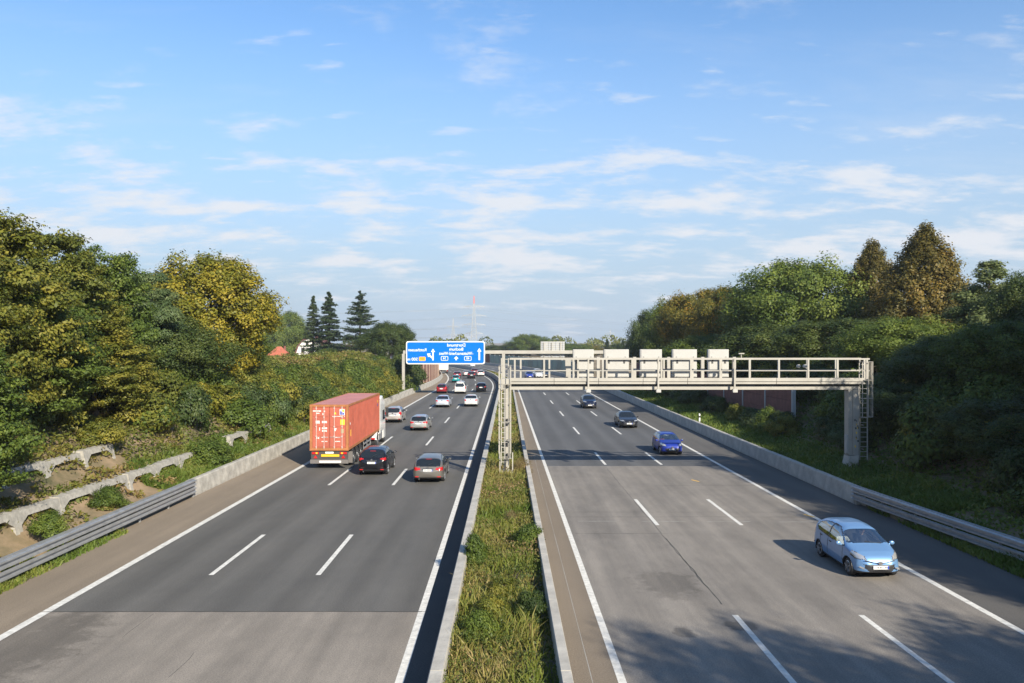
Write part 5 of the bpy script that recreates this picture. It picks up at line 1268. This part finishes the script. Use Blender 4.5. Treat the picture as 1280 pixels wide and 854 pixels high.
def crown_mesh(name, m, hgt, base, rad, prof, nclump, nleaf, leaf, clump_r, flat=0.75, aspect=0.6, upb=0.5, shoot=0.0, shoot_up=0.45, droop=0.0):
    """clumps of leaves filling an envelope of revolution: prof(t) radius factor for t in 0..1 from crown base to top"""
    C, RR = [], []
    while len(C) < nclump:
        t = rng.random() ** 0.85; r = rad * prof(t) * (0.25 + 0.75 * rng.random() ** 0.45); a = rng.random() * 2 * math.pi
        if rng.random() > 0.35 + 0.65 * prof(t): continue
        lump = 0.82 + 0.36 * rng.random()
        C.append((r * math.cos(a) * lump, r * math.sin(a) * lump, base + (hgt - base) * (0.03 + 0.94 * t))); RR.append(clump_r * (0.65 + 0.7 * rng.random()) * (0.6 + 0.4 * prof(t)))
    C = np.array(C); RR = np.array(RR); wgt = RR ** 2 / (RR ** 2).sum(); cnt = np.maximum(20, (wgt * nleaf).astype(int))
    idx = np.repeat(np.arange(nclump), cnt); n = len(idx); d = unit(n)
    rr = RR[idx] * (0.35 + 0.65 * rng.random(n) ** 0.5) * (1 + 0.35 * rng.normal(size=n) * 0.5); P = C[idx] + d * rr[:, None] * np.array([1, 1, flat])
    if shoot:                       # draw each clump out along its branch: ragged, twiggy outline
        od = C * np.array([1, 1, 0]); od /= (np.linalg.norm(od, axis=1, keepdims=True) + .3); od[:, 2] += shoot_up; od += rng.normal(size=od.shape) * .25
        P += od[idx] * (RR[idx] * shoot * rng.uniform(-.5, 1.5, n) * rng.random(n) ** .5)[:, None]
    stray = rng.random(n) < 0.05; P[stray] += unit(stray.sum()) * clump_r * 0.30
    out = P - np.array([0, 0, base + (hgt - base) * 0.4]); out /= (np.linalg.norm(out, axis=1, keepdims=True) + 1e-6)
    Nn = d * 0.75 + out * 0.55 + np.array([0, 0, upb * .55]) + rng.normal(size=(n, 3)) * 0.40
    V, Q = leaf_quads(P, Nn, leaf * (0.65 + 0.7 * rng.random(n)), aspect, droop)
    ct = rng.random(nclump); tint = np.clip(0.5 * ct[idx] + 0.5 * rng.random(n) * 0.9 + 0.04, 0, 1)
    return np_mesh(name, V, Q, m, {'tint': rep4(tint)}), C
def trunk_mesh(hgt, base, C, r0, m, nl=16, top=0.8):
    b = MB(); ph = rng.random() * 6
    pts = [(0.12 * math.sin(ph + z), 0.12 * math.cos(ph * 1.3 + z * .8), z) for z in np.linspace(-0.5, hgt * top, 9)]; pts[0] = (0, 0, -0.5)
    b.tube(pts, [r0 * (1.15 - 0.95 * k / 8) for k in range(9)], 8)
    for c in C[rng.permutation(len(C))[:nl]]:
        z0 = max(base * 0.75, min(c[2] * 0.72, hgt * top * 0.9)); k = z0 / (hgt * top); s = Vector((0.1 * math.sin(ph + z0), 0.1 * math.cos(ph * 1.3 + z0 * .8), z0)); e = Vector(c)
        mid = s.lerp(e, .5) + Vector((0, 0, 0.12 * (e - s).length)); rr = r0 * (1.1 - 0.9 * k) * 0.42
        b.tube([s, mid, e], [rr, rr * .6, rr * .2], 5)
    return b.mesh('trunk', m, True)

TREES = {}
def tree_kind(key, mats_, hgt, base, rad, prof, nclump, nleaf, leaf, clump_r, trunk_r, bark='bark', **k):
    me, C = crown_mesh('crown', mats_, hgt, base, rad, prof, nclump, nleaf, leaf, clump_r, **k)
    TREES[key] = (me, trunk_mesh(hgt, base, C, trunk_r, MAT[bark]), hgt, rad)
lm_olive = leaf_mat('leaf_olive', [(0.0, (0.045, 0.065, 0.010)), (0.5, (0.130, 0.140, 0.020)), (1.0, (0.270, 0.230, 0.035))])
lm_yellow = leaf_mat('leaf_yellow', [(0.0, (0.070, 0.095, 0.012)), (0.45, (0.165, 0.160, 0.018)), (1.0, (0.360, 0.270, 0.025))])
lm_green = leaf_mat('leaf_green', [(0.0, (0.032, 0.058, 0.010)), (0.5, (0.085, 0.125, 0.020)), (1.0, (0.185, 0.215, 0.035))])
lm_dark = leaf_mat('leaf_dark', [(0.0, (0.020, 0.038, 0.010)), (0.5, (0.050, 0.078, 0.018)), (1.0, (0.115, 0.135, 0.030))])
lm_brown = leaf_mat('leaf_brown', [(0.0, (0.060, 0.060, 0.014)), (0.5, (0.140, 0.110, 0.022)), (1.0, (0.290, 0.170, 0.028))])
lm_blue = leaf_mat('leaf_blue', [(0.0, (0.042, 0.078, 0.030)), (0.5, (0.095, 0.135, 0.050)), (1.0, (0.180, 0.210, 0.085))])
lm_orange = leaf_mat('leaf_orange', [(0.0, (0.055, 0.065, 0.012)), (0.5, (0.140, 0.130, 0.020)), (0.8, (0.28, 0.18, 0.018)), (1.0, (0.44, 0.21, 0.014))])
lm_needle = leaf_mat('leaf_needle', [(0.0, (0.016, 0.032, 0.014)), (0.6, (0.042, 0.068, 0.026)), (1.0, (0.095, 0.110, 0.034))], trans=0.1)
lm_dry = leaf_mat('leaf_dry', [(0.0, (0.085, 0.080, 0.022)), (0.5, (0.190, 0.140, 0.060)), (1.0, (0.320, 0.230, 0.110))])
lm_cover = leaf_mat('leaf_cover', [(0.0, (0.040, 0.060, 0.012)), (0.38, (0.105, 0.125, 0.022)), (0.62, (0.175, 0.165, 0.035)), (0.80, (0.22, 0.15, 0.060)), (1.0, (0.30, 0.20, 0.095))], objvar=0.0)
lm_grass = leaf_mat('leaf_grass', [(0.0, (0.060, 0.105, 0.014)), (0.42, (0.140, 0.170, 0.026)), (0.70, (0.225, 0.200, 0.055)), (1.0, (0.36, 0.26, 0.13))], objvar=0.0)
lm_median = leaf_mat('leaf_median', [(0.0, (0.040, 0.075, 0.014)), (0.40, (0.110, 0.130, 0.028)), (0.58, (0.190, 0.160, 0.050)), (0.75, (0.26, 0.17, 0.085)), (1.0, (0.34, 0.24, 0.14))], objvar=0.0)
lm_verge = leaf_mat('leaf_verge', [(0.0, (0.045, 0.090, 0.014)), (0.6, (0.115, 0.160, 0.026)), (1.0, (0.22, 0.215, 0.05))], objvar=0.0)

def dome(t): return math.sin(math.pi * (0.12 + 0.80 * t)) ** 0.7
def ovoid(t): return max(0.05, (math.sin(math.pi * min(1, 0.18 + 0.66 * t) ) ** 0.8) * (1 - 0.35 * t))
def cone(t): return max(0.04, (1 - t) ** 0.8 * (0.6 + 0.4 * min(1, t * 5)))
def column(t): return max(0.08, 0.65 + 0.35 * math.sin(math.pi * t)) * (1 - t ** 4 * 0.8)
tree_kind('hornbeam', lm_olive, 10, 0.6, 3.9, ovoid, 260, 56000, 0.090, 0.58, 0.20, flat=0.5, upb=0.7, shoot=1.0)
tree_kind('hornbeam_dark', lm_green, 10, 0.6, 3.8, ovoid, 230, 50000, 0.090, 0.60, 0.20, flat=0.5, upb=0.6, shoot=1.0)
tree_kind('maple_yellow', lm_yellow, 10, 0.8, 4.6, dome, 230, 56000, 0.105, 0.78, 0.22, flat=0.95, shoot=.4)
tree_kind('maple_green', lm_green, 9.5, 0.5, 5.6, dome, 210, 66000, 0.115, 1.0, 0.24, flat=1.0, shoot=.45)
tree_kind('maple_dark', lm_dark, 9.5, 0.4, 5.4, dome, 190, 56000, 0.115, 1.0, 0.24, flat=1.0, shoot=.45)
tree_kind('maple_orange', lm_orange, 9.5, 0.6, 5.4, dome, 190, 56000, 0.115, 1.0, 0.24, flat=1.0, shoot=.4)
tree_kind('cone_brown', lm_brown, 12, 0.3, 5.2, cone, 300, 62000, 0.105, 0.66, 0.22, flat=1.1, upb=0.2, shoot=.7, shoot_up=1.0)
tree_kind('ash', lm_blue, 10, 1.5, 2.8, ovoid, 60, 20000, 0.12, 0.75, 0.14, flat=0.7, aspect=0.32, droop=0.6)
lm_pale = leaf_mat('leaf_pale', [(0.0, (0.075, 0.105, 0.035)), (0.5, (0.150, 0.180, 0.065)), (1.0, (0.270, 0.280, 0.120))])
tree_kind('poplar', lm_pale, 11, 0.8, 2.2, column, 80, 22000, 0.12, 0.75, 0.15, aspect=0.5)

def spruce_kind(key, m, hgt, rad, nlev, nbr, nn, gap=0.0, up=0.0):
    P, Nn, T = [], [], []; b = MB(); b.tube([(0, 0, -.5), (0, 0, hgt * .5), (0, 0, hgt)], [hgt * .018, hgt * .011, .01], 7)
    for l in range(nlev):
        t = (l + .5 + rng.normal() * .3) / nlev; t = min(.985, max(.01, t)); z = hgt * (gap + (1 - gap) * t); r = rad * (1 - t) ** 0.72 * (0.85 + .3 * rng.random()) + .12
        for k in range(nbr):
            a = 2 * math.pi * (k + rng.random()) / nbr; ln = r * (0.75 + .4 * rng.random()); z_ = z; z = z_ + rng.normal() * hgt / nlev * .45; n = int(nn * (0.25 + ln / rad)); s = rng.random(n) ** 0.7
            drp = (-.32 + up) * s * ln + .18 * ln * s ** 2
            px_ = np.stack([np.cos(a) * ln * s, np.sin(a) * ln * s, z + drp], 1); side = rng.normal(size=n) * .17 * ln * (1 - .55 * s) ; px_[:, 0] += -math.sin(a) * side; px_[:, 1] += math.cos(a) * side; px_[:, 2] += rng.normal(size=n) * .07 - np.abs(side) * .25
            P.append(px_); Nn.append(np.tile([[0, 0, 1.0]], (n, 1)) + rng.normal(size=(n, 3)) * .5 + np.array([math.cos(a), math.sin(a), 0]) * .3); T.append(np.clip(.25 * rng.random() + .55 * rng.random(n) + .12 * s, 0, 1))
            if l % 2 == 0: b.tube([(0, 0, z), (math.cos(a) * ln * .9, math.sin(a) * ln * .9, z + (-.2 + up) * ln)], [.035, .008], 4)
    P, Nn, T = np.vstack(P), np.vstack(Nn), np.concatenate(T); V, Q = leaf_quads(P, Nn, .16 * (.6 + .7 * rng.random(len(P))), .35)
    TREES[key] = (np_mesh('crown', V, Q, m, {'tint': rep4(T)}), b.mesh('trunk', MAT['bark_pale'], True), hgt, rad)
spruce_kind('spruce', lm_needle, 12, 2.4, 34, 9, 75)
spruce_kind('fir_broad', lm_needle, 12, 4.2, 26, 9, 105, gap=.14, up=.25)

TN = dict(hornbeam='hornbeam_tree', hornbeam_dark='hornbeam_tree', maple_yellow='maple_tree', maple_green='maple_tree', maple_dark='broadleaf_tree', maple_orange='maple_tree', cone_brown='hornbeam_tree', ash='ash_tree', poplar='poplar_tree', spruce='spruce_tree', fir_broad='fir_tree')
def tree_at(key, x, y, ztop, width, label, group=None, rz=None, g=None):
    crown, trunk, hgt, rad = TREES[key]; g = ground_h(x, y) if g is None else g; s = max(.2, (ztop - g) / hgt); w = width / 2 / rad
    root = empty(TN[key], (x, y, g), rng.random() * 6.28 if rz is None else rz); root.scale = (w, w, s); tag(root, label, 'tree', group)
    obj('trunk', trunk, root); obj('crown', crown, root); return root
def tree_px(key, u, vtop, wpx, y, label, group=None):
    p = depth_px(u, vtop, y); return tree_at(key, p.x, y, p.z, wpx * y / F, label, group)

# left side, near to far
tree_px('hornbeam', -25, 262, 230, 37, 'tall olive hornbeam at the left picture edge')
tree_px('hornbeam', 62, 288, 165, 45, 'olive hornbeam with ragged top beside the tree at the left edge')
tree_px('hornbeam_dark', 128, 308, 135, 50, 'dark green layered hornbeam left of the feathery ash')
tree_px('ash', 186, 336, 95, 57, 'feathery blue green ash between the hornbeam and yellow maple')
tree_px('maple_yellow', 262, 322, 170, 68, 'round maple turning yellow on the left bank')
tree_px('hornbeam_dark', 30, 350, 190, 40, 'low dark hornbeam filling the bank at the left edge')
tree_px('maple_dark', 205, 398, 150, 60, 'dark broadleaf tree below the feathery ash')
tree_px('hornbeam', 120, 395, 150, 46, 'smaller olive hornbeam low on the left bank')
tree_px('maple_green', 296, 412, 76, 80, 'green broadleaf tree at the foot of the yellow maple')
tree_px('maple_dark', 95, 330, 160, 66, 'dark tree standing behind the ragged hornbeams')
tree_px('hornbeam', -70, 300, 220, 33, 'hornbeam half cut off by the left picture edge')
tree_px('hornbeam_dark', -60, 420, 190, 30, 'bushy hornbeam low at the left picture edge')
tree_px('maple_green', 355, 391, 60, 300, 'hazy green tree above the red hipped roof')
tree_px('maple_dark', 332, 398, 40, 305, 'dark tree touching the yellow maple behind the houses')
tree_px('poplar', 374, 404, 36, 310, 'pale slim tree behind the white gabled house')
tree_px('spruce', 391.5, 371, 34, 205, 'left one of two slim spruces beside the white house')
tree_px('spruce', 411.5, 366, 46, 200, 'right one of two slim spruces, tallest conifer on the left')
tree_px('fir_broad', 450, 370, 66, 185, 'broad dark fir with visible trunk right of the spruces')
tree_px('maple_dark', 486, 404, 62, 165, 'rounded green tree between the broad fir and the blue sign')
tree_px('maple_green', 414, 436, 36, 190, 'small round tree in front of the white gabled house')
# skyline
sk = [('maple_green', 662, 419, 52, 420, 'round green tree on the skyline left of the sign back'), ('maple_dark', 625, 432, 50, 430, 'low dark tree on the skyline beside the blue sign'), ('maple_orange', 645, 430, 46, 440, 'small autumn tree on the skyline near the blue sign'),
      ('maple_green', 715, 430, 52, 400, 'low green tree on the skyline behind the sign back'), ('maple_orange', 737, 432, 36, 410, 'small orange tinted tree on the skyline right of the sign back'), ('spruce', 759, 424, 16, 330, 'leftmost of three small skyline conifers'),
      ('spruce', 779, 424, 15, 330, 'middle one of three small skyline conifers'), ('spruce', 787, 426, 15, 325, 'rightmost of three small skyline conifers'), ('maple_dark', 771, 430, 22, 335, 'dark bush between the small skyline conifers'), ('maple_dark', 798, 420, 36, 300, 'dark tree where the skyline meets the right wood'),
      ('maple_dark', 690, 434, 60, 460, 'flat dark tree on the skyline under the sign back'), ('maple_green', 603, 434, 50, 450, 'green tree hidden behind the right end of the blue sign'), ('maple_dark', 560, 436, 80, 430, 'dark tree behind the lower edge of the blue sign')]
for a in sk: tree_px(*a)
# right side, far to near
tree_px('maple_dark', 818, 388, 66, 160, 'dark green tree at the left end of the right hand wood')
tree_px('maple_green', 843, 376, 72, 142, 'olive green tree behind the autumn maples on the right')
tree_px('maple_orange', 872, 366, 96, 124, 'orange tinted maple above the second display panel from right')
tree_px('maple_orange', 915, 362, 100, 112, 'orange tinted maple left of the tall bright green one')
tree_px('maple_green', 1000, 328, 165, 98, 'tall bright green maple in the middle of the right wood')
tree_px('cone_brown', 1090, 301, 118, 96, 'pointed bronze tree left of the tallest one')
tree_px('cone_brown', 1156, 281, 165, 84, 'tallest pointed bronze tree on the right')
tree_px('poplar', 1237, 326, 84, 72, 'pale slim poplar near the right picture edge')
tree_px('maple_dark', 1295, 345, 110, 60, 'dark tree cut off by the right picture edge')
tree_px('maple_dark', 960, 408, 140, 86, 'dark shaded tree low behind the brick noise wall')
tree_px('maple_green', 890, 420, 110, 104, 'green tree directly behind the brick noise wall')
tree_px('maple_dark', 1050, 400, 150, 74, 'dark tree behind the right end of the gantry')
tree_px('maple_green', 1130, 398, 140, 62, 'dense green tree right of the gantry ladder')
tree_px('maple_dark', 1195, 420, 150, 53, 'dense dark tree above the curved guardrail')
tree_px('maple_green', 1255, 405, 140, 48, 'leafy green tree at the right edge below the poplar')
tree_px('maple_dark', 1150, 480, 130, 51, 'low dark tree beside the foot of the gantry ladder')
tree_px('maple_dark', 1265, 500, 150, 40, 'low dark tree overhanging the end of the guardrail')
# trees standing outside the frame on the right that shade the verge
for (x, y, zt, w, k) in ((27.5, 33, 14.0, 9, 'maple_dark'), (29, 25, 14.5, 9, 'maple_green'), (27, 17, 13.0, 8.5, 'maple_dark'), (30, 8, 15.0, 9, 'maple_dark'), (24.5, 0, 13.5, 9, 'maple_green'), (19.5, -5, 16.5, 9, 'maple_dark'), (33, 40, 16, 9, 'maple_green'), (38, 54, 12.5, 9, 'maple_dark'), (25, -14, 13, 8, 'maple_dark')):
    tree_at(k, x, y, zt, w, 'tree on the right bank beyond the picture edge, casting shade on the verge', 'shade trees on the right bank')

# far-off wood that closes the skyline
def far_wood():
    P, T = [], []
    for k in range(260):
        x = -420 + 1100 * rng.random(); y = 560 + 160 * rng.random(); r = 4 + 4 * rng.random(); hgt = 7 + 7 * rng.random() ** 2; n = 220; d = unit(n)
        P.append(np.array([x, y, hgt * .5]) + d * np.array([r, r, hgt * .5]) * (.8 + .25 * rng.random((n, 1)))); T.append(np.clip(.3 * rng.random() + .6 * rng.random(n), 0, 1))
    P, T = np.vstack(P), np.concatenate(T); V, Q = leaf_quads(P, rng.normal(size=P.shape) + np.array([0, -.8, .3]), 0.6 + .5 * rng.random(len(P)), .7)
    tag(obj('distant_wood', np_mesh('distant_wood', V, Q, lm_olive, {'tint': rep4(T * .7)})), 'distant wood closing the skyline beyond the motorway bend', 'wood', kind='stuff')
far_wood()

# ---- shrubs
SHR = {}
def shrub_kind(key, m, hgt, rad, n, leaf, clumps=26, aspect=.55, flat=.8, upb=.5):
    me, C = crown_mesh('foliage', m, hgt, 0.05, rad, lambda t: math.sqrt(max(0.03, 1 - (t * .95) ** 2)), clumps, n, leaf, rad * .42, flat=flat, aspect=aspect, upb=upb)
    b = MB()
    for c in C[:10]: b.tube([(0, 0, -.3), Vector(c) * .5, c], [.03, .02, .006], 4)
    SHR[key] = (me, b.mesh('stems', MAT['bark'], True))
shrub_kind('olive', lm_olive, 2.0, 1.5, 6500, .085); shrub_kind('green', lm_green, 2.0, 1.5, 6500, .09); shrub_kind('dark', lm_dark, 2.0, 1.5, 6500, .09); shrub_kind('blue', lm_blue, 2.0, 1.4, 5500, .085, aspect=.3); shrub_kind('dry', lm_dry, 1.8, 1.4, 5000, .07, aspect=.25); shrub_kind('yellow', lm_yellow, 1.8, 1.4, 5000, .10)
SHL = dict(olive='olive green', green='fresh green', dark='dark green', blue='grey green', dry='dry brown', yellow='yellowing')
def shrub(key, x, y, h, w, label, group=None, g=None):
    me, st = SHR[key]; g = ground_h(x, y) if g is None else g; root = empty('shrub', (x, y, g - .05), rng.random() * 6.28); root.scale = (w / 3.0, w / 3.0, h / 2.0); tag(root, label, 'shrub', group); obj('foliage', me, root); obj('stems', st, root); return root
r2 = random.Random(5)
# the mass of bushes covering the left bank
for k in range(150):
    y = 24 + 112 * (k / 150) ** 1.15 + r2.uniform(-1.5, 1.5); near = y < 52
    d = r2.uniform(5.0, 12.5) if near else (r2.uniform(3.4, 11) if y < 64 else r2.uniform(1.6, 5.6)); x = X_BL(y) - d
    key = r2.choices(['olive', 'green', 'dark', 'blue', 'dry', 'yellow'], [5, 4, 3, 2, 1.6, .9] if y < 75 else [6, 5, .8, 1.2, .6, .4])[0]; h = r2.uniform(1.4, 2.9) if near else (r2.uniform(1.6, 3.0) if y < 64 else r2.uniform(1.7, 2.9)); w = r2.uniform(2.6, 4.2)
    lm = ['at the left picture edge', 'above the upper crib row', 'above the lower crib row', 'above the start of the barrier', 'beside the rear of the truck', 'beside the cab of the truck', 'just beyond the truck', 'in the middle of the hedge', 'near the blue sign'][int(np.searchsorted([30, 37, 44, 52, 60, 72, 88, 108], y))]
    pos = 'low' if d < 4.6 else ('halfway up' if d < 8 else 'high'); z = f'{pos} on the left bank {lm}'
    shrub(key, x, y, h, w, f'{SHL[key]} bush {z}', f'{SHL[key]} bushes {z}')
# the shaded undergrowth on the right bank
for k in range(130):
    y = 24 + 112 * (k / 130) ** 1.15 + r2.uniform(-1.5, 1.5); d = r2.uniform(5.2, 11) if y < 46 else r2.uniform(4.6, 9); x = X_BR(y) + d
    if 62 < y < 152 and 21.2 < x < 24.4: x = 20.3 if r2.random() < .4 else 25.5
    if abs(y - YG) < 3.5 and x < 22.8: continue
    key = r2.choices(['olive', 'green', 'dark', 'blue', 'dry'], [2, 4, 6, 1.5, .5])[0]; h = r2.uniform(1.4, 3.2) if x > 22 else r2.uniform(1.0, 1.8); w = r2.uniform(2.6, 4.2) if x > 22 else r2.uniform(1.8, 2.6)
    lm = ['at the right picture edge', 'behind the end of the guardrail', 'behind the curved guardrail', 'right of the gantry leg', 'behind the gantry leg', 'near the brick wall end', 'along the brick wall', 'beyond the brick wall'][int(np.searchsorted([27, 32, 39, 47, 58, 76, 100], y))]
    pos = 'low' if d < 5.6 else ('halfway up' if d < 8 else 'high'); z = f'{pos} on the shaded bank {lm}'
    shrub(key, x, y, h, w, f'{SHL[key]} bush {z}', f'{SHL[key]} bushes {z}')
for (y, d, lab) in ((129, 2.2, 'tall dark bush behind the sign gantry post'), (136, 3.0, 'tall dark bush between the sign gantry post and brown wall'), (141, 1.8, 'tall dark bush touching the near end of the brown wall')): shrub('dark', X_BL(y) - d, y, 4.0, 4.4, lab)
# single shrubs one can point to
def shrub_px(key, u, v, h, w, g, label): p = ground_px(u, v, g); shrub(key, p.x, p.y, h, w, label, g=g)
shrub('olive', X_BL(42.5) - 4.4, 42.5, 1.3, 2.4, 'olive bush hiding the end of the upper crib row')
shrub('green', X_BL(49.4) - 1.7, 49.4, 1.3, 2.6, 'green bush hiding the end of the lower crib row')
shrub('yellow', X_BL(49) - 4.6, 49, 1.5, 1.8, 'small yellow bush on the left bank above the barrier end')
shrub_px('green', 594, 705, .95, .85, .55, 'bushy green weed leaning over the left median wall'); shrub_px('green', 661, 682, .75, 1.1, .5, 'leafy green weed spilling over the right median wall')
shrub_px('dry', 652, 590, .9, 1.3, .5, 'reddish brown shrub beside the gantry foot in the median'); shrub_px('dark', 662, 775, .75, .9, .5, 'dark leafy weed by the right median wall near the camera')
shrub_px('green', 600, 800, .7, .9, .5, 'green weed clump at the left of the median near the camera'); shrub_px('olive', 628, 745, .6, .8, .5, 'feathery olive weed in the middle of the median'); shrub_px('dry', 640, 652, .5, 1.0, .5, 'reddish weed patch in the middle of the median'); shrub_px('olive', 615, 770, .6, 1.0, .5, 'grey olive weed in the median left of the dark leafy one')
for (u, v, lab) in ((135, 620, 'green bush growing in the lower crib row near the barrier'), (60, 655, 'green bush growing in front of the lower crib row'), (105, 600, 'green bush growing between the two crib rows')): shrub_px('green', u, v + 12, .8, 1.3, .75, lab)
shrub_px('green', 958, 545, 1.0, 1.6, .7, 'sunlit pale green bush behind the right barrier')

# ---- ground cover and grass: one mass each
def cover(name, label, n, sampler, leaf, m, hmax, aspect=.5, upb=.8, tintfn=None):
    P, hh = sampler(n); n = len(P); hum = smooth_noise(P[:, 0], P[:, 1], 1.3, 2) * .6 + smooth_noise(P[:, 0], P[:, 1], .5, 4) * .4
    P[:, 2] += hh * hum * rng.random(n) ** .5; Nn = rng.normal(size=(n, 3)) * .7 + np.array([0, 0, upb])
    tint = np.clip(.55 * smooth_noise(P[:, 0], P[:, 1], 2.2, 9) + .2 * smooth_noise(P[:, 0], P[:, 1], 7, 12) + .35 * rng.random(n) - .05, 0, 1)
    if tintfn is not None: tint = tintfn(P, tint)
    V, Q = leaf_quads(P, Nn, leaf * (.6 + .8 * rng.random(n)) * (1 + P[:, 1] / 90), aspect); o = obj(name, np_mesh(name, V, Q, m, {'tint': rep4(tint)})); tag(o, label, 'ground cover', kind='stuff')
def bank_sampler(side, y0, y1, d0, d1, hh, near_bias=1.6, skip=None):
    def f(n):
        y = y0 + (y1 - y0) * rng.random(n) ** near_bias; d = d0 + (d1 - d0) * rng.random(n)
        x = np.array([(X_BL(b) - a) if side < 0 else (X_BR(b) + a) for a, b in zip(d, y)]); z = np.array([ground_h(a, b) for a, b in zip(x, y)]); h = np.full(n, float(hh)) if not callable(hh) else hh(d, y)
        k = np.ones(n, bool) if skip is None else ~skip(d, y); return np.stack([x, y, z], 1)[k], h[k]
    return f
cover('bank_ivy', 'mixed ivy, brambles and weeds covering the left bank', 130000, bank_sampler(-1, 18, 150, .75, 14, lambda d, y: np.clip(.30 + .12 * d, .35, 1.0), 1.5,
      lambda d, y: ((d > .5) & (d < 2.15) & (y < 51) & (smooth_noise(y, d, 1.1, 6) < .66)) | ((d > 3.0) & (d < 3.75) & (y < 43) & (smooth_noise(y, d, 1.2, 7) < .62))), .075, lm_cover, .8)
cover('bank_undergrowth', 'dark ivy and weeds covering the shaded right bank', 60000, bank_sampler(1, 18, 150, .75, 12, lambda d, y: np.clip(.20 + .08 * d, .25, .9), 1.3, lambda d, y: (d < 2.2) & (rng.random(len(d)) < .4)), .080, lm_verge, .7)
def grass(name, label, n, sampler, m, tall, width=.012, lean=.35, tintfn=None):
    P, hh = sampler(n); n = len(P); a = rng.random(n) * 6.283; t = np.stack([np.cos(a), np.sin(a), np.zeros(n)], 1); w = (width * (.7 + .7 * rng.random(n)) * (1 + P[:, 1] / 45))[:, None] * t
    h = tall * hh * (.4 + .6 * rng.random(n)) * (.45 + .9 * smooth_noise(P[:, 0], P[:, 1], .8, 5)); ln = rng.normal(size=(n, 3)) * lean; ln[:, 2] = 1; top = P + ln * h[:, None]; mid = P + ln * h[:, None] * .55 * np.array([.6, .6, 1.1])
    V = np.stack([P - w, P + w, mid + w * .8, mid - w * .8, top], 1).reshape(-1, 3); b = np.arange(n) * 5
    Q = np.vstack([np.stack([b, b + 1, b + 2, b + 3], 1), np.stack([b + 3, b + 2, b + 4, b + 4], 1)])
    tint = np.clip(.6 * smooth_noise(P[:, 0], P[:, 1], 1.6, 8) + .25 * smooth_noise(P[:, 0], P[:, 1], 4, 3) + .35 * rng.random(n) - .1, 0, 1)
    me = bpy.data.meshes.new(name); me.from_pydata(V.tolist(), [], [tuple(q) if q[2] != q[3] else tuple(q[:3]) for q in Q.tolist()]); at = me.attributes.new('tint', 'FLOAT', 'POINT'); at.data.foreach_set('value', np.repeat(tint, 5).astype(np.float32)); me.materials.append(m)
    tag(obj(name, me), label, 'grass', kind='stuff')
def median_sampler(n):
    y = 9 + 200 * rng.random(n) ** 2.6; a = np.array([X_WL(b) + .30 for b in y]); c = np.array([X_WR(b) - .22 for b in y]); t = rng.random(n); x = a + (c - a) * t
    return np.stack([x, y, np.full(n, .42)], 1), np.where((y < 26) & (t > .82), .35, 1.0)
grass('median_grass', 'tall green and dry grass growing between the median walls', 34000, median_sampler, lm_grass, .52)
def median_leaf(n):
    P, h = median_sampler(n); return P, h * .72
cover('median_weeds', 'low leafy weeds among the grass of the median', 60000, median_leaf, .032, lm_median, .4)
def verge(side, y0, y1, d0, d1):
    def f(n):
        y = y0 + (y1 - y0) * rng.random(n) ** 1.3; d = d0 + (d1 - d0) * rng.random(n); x = np.array([(X_BL(b) - a) if side < 0 else (X_BR(b) + a) for a, b in zip(d, y)]); k = smooth_noise(x, y, 1.4, 21) > .28
        return np.stack([x, y, np.array([max(0, ground_h(a, b)) for a, b in zip(x, y)])], 1)[k], np.ones(k.sum())
    return f
grass('verge_weeds', 'green weeds at the foot of the left guardrail', 7000, verge(-1, 16, 35, -.45, .9), lm_verge, .30, .016, .6)
grass('verge_weeds', 'green weeds between the right shoulder and the curved guardrail', 12000, verge(1, 18, 40, .12, 1.9), lm_verge, .30, .016, .6)
grass('bank_grass', 'fresh grass on the bank above the left concrete barrier', 26000, bank_sampler(-1, 42, 140, .5, 3.0, 1.0, 1.5), lm_verge, .50, .016, .6)
grass('bank_grass', 'shaded grass on the bank above the right concrete barrier', 22000, bank_sampler(1, 36, 140, .5, 4.0, 1.0, 1.5), lm_verge, .50, .016, .6)

# ------------------------------------------------------------------ haze: thin air between the camera and the skyline
def haze():
    o = MB().box(-2600, 2600, -120, 2600, -1.5, 70).build('haze', MAT['concrete']); m = bpy.data.materials.new('haze_air'); m.use_nodes = True; nt = m.node_tree; nt.nodes.clear()
    v = nt.nodes.new('ShaderNodeVolumePrincipled'); v.inputs['Color'].default_value = (0.82, 0.90, 1.0, 1); v.inputs['Density'].default_value = HAZE; v.inputs['Anisotropy'].default_value = 0.2
    out = nt.nodes.new('ShaderNodeOutputMaterial'); nt.links.new(v.outputs[0], out.inputs['Volume']); o.data.materials.clear(); o.data.materials.append(m); tag(o, kind='stuff')
HAZE = 0.0002
USE_HAZE = True
if USE_HAZE: haze()
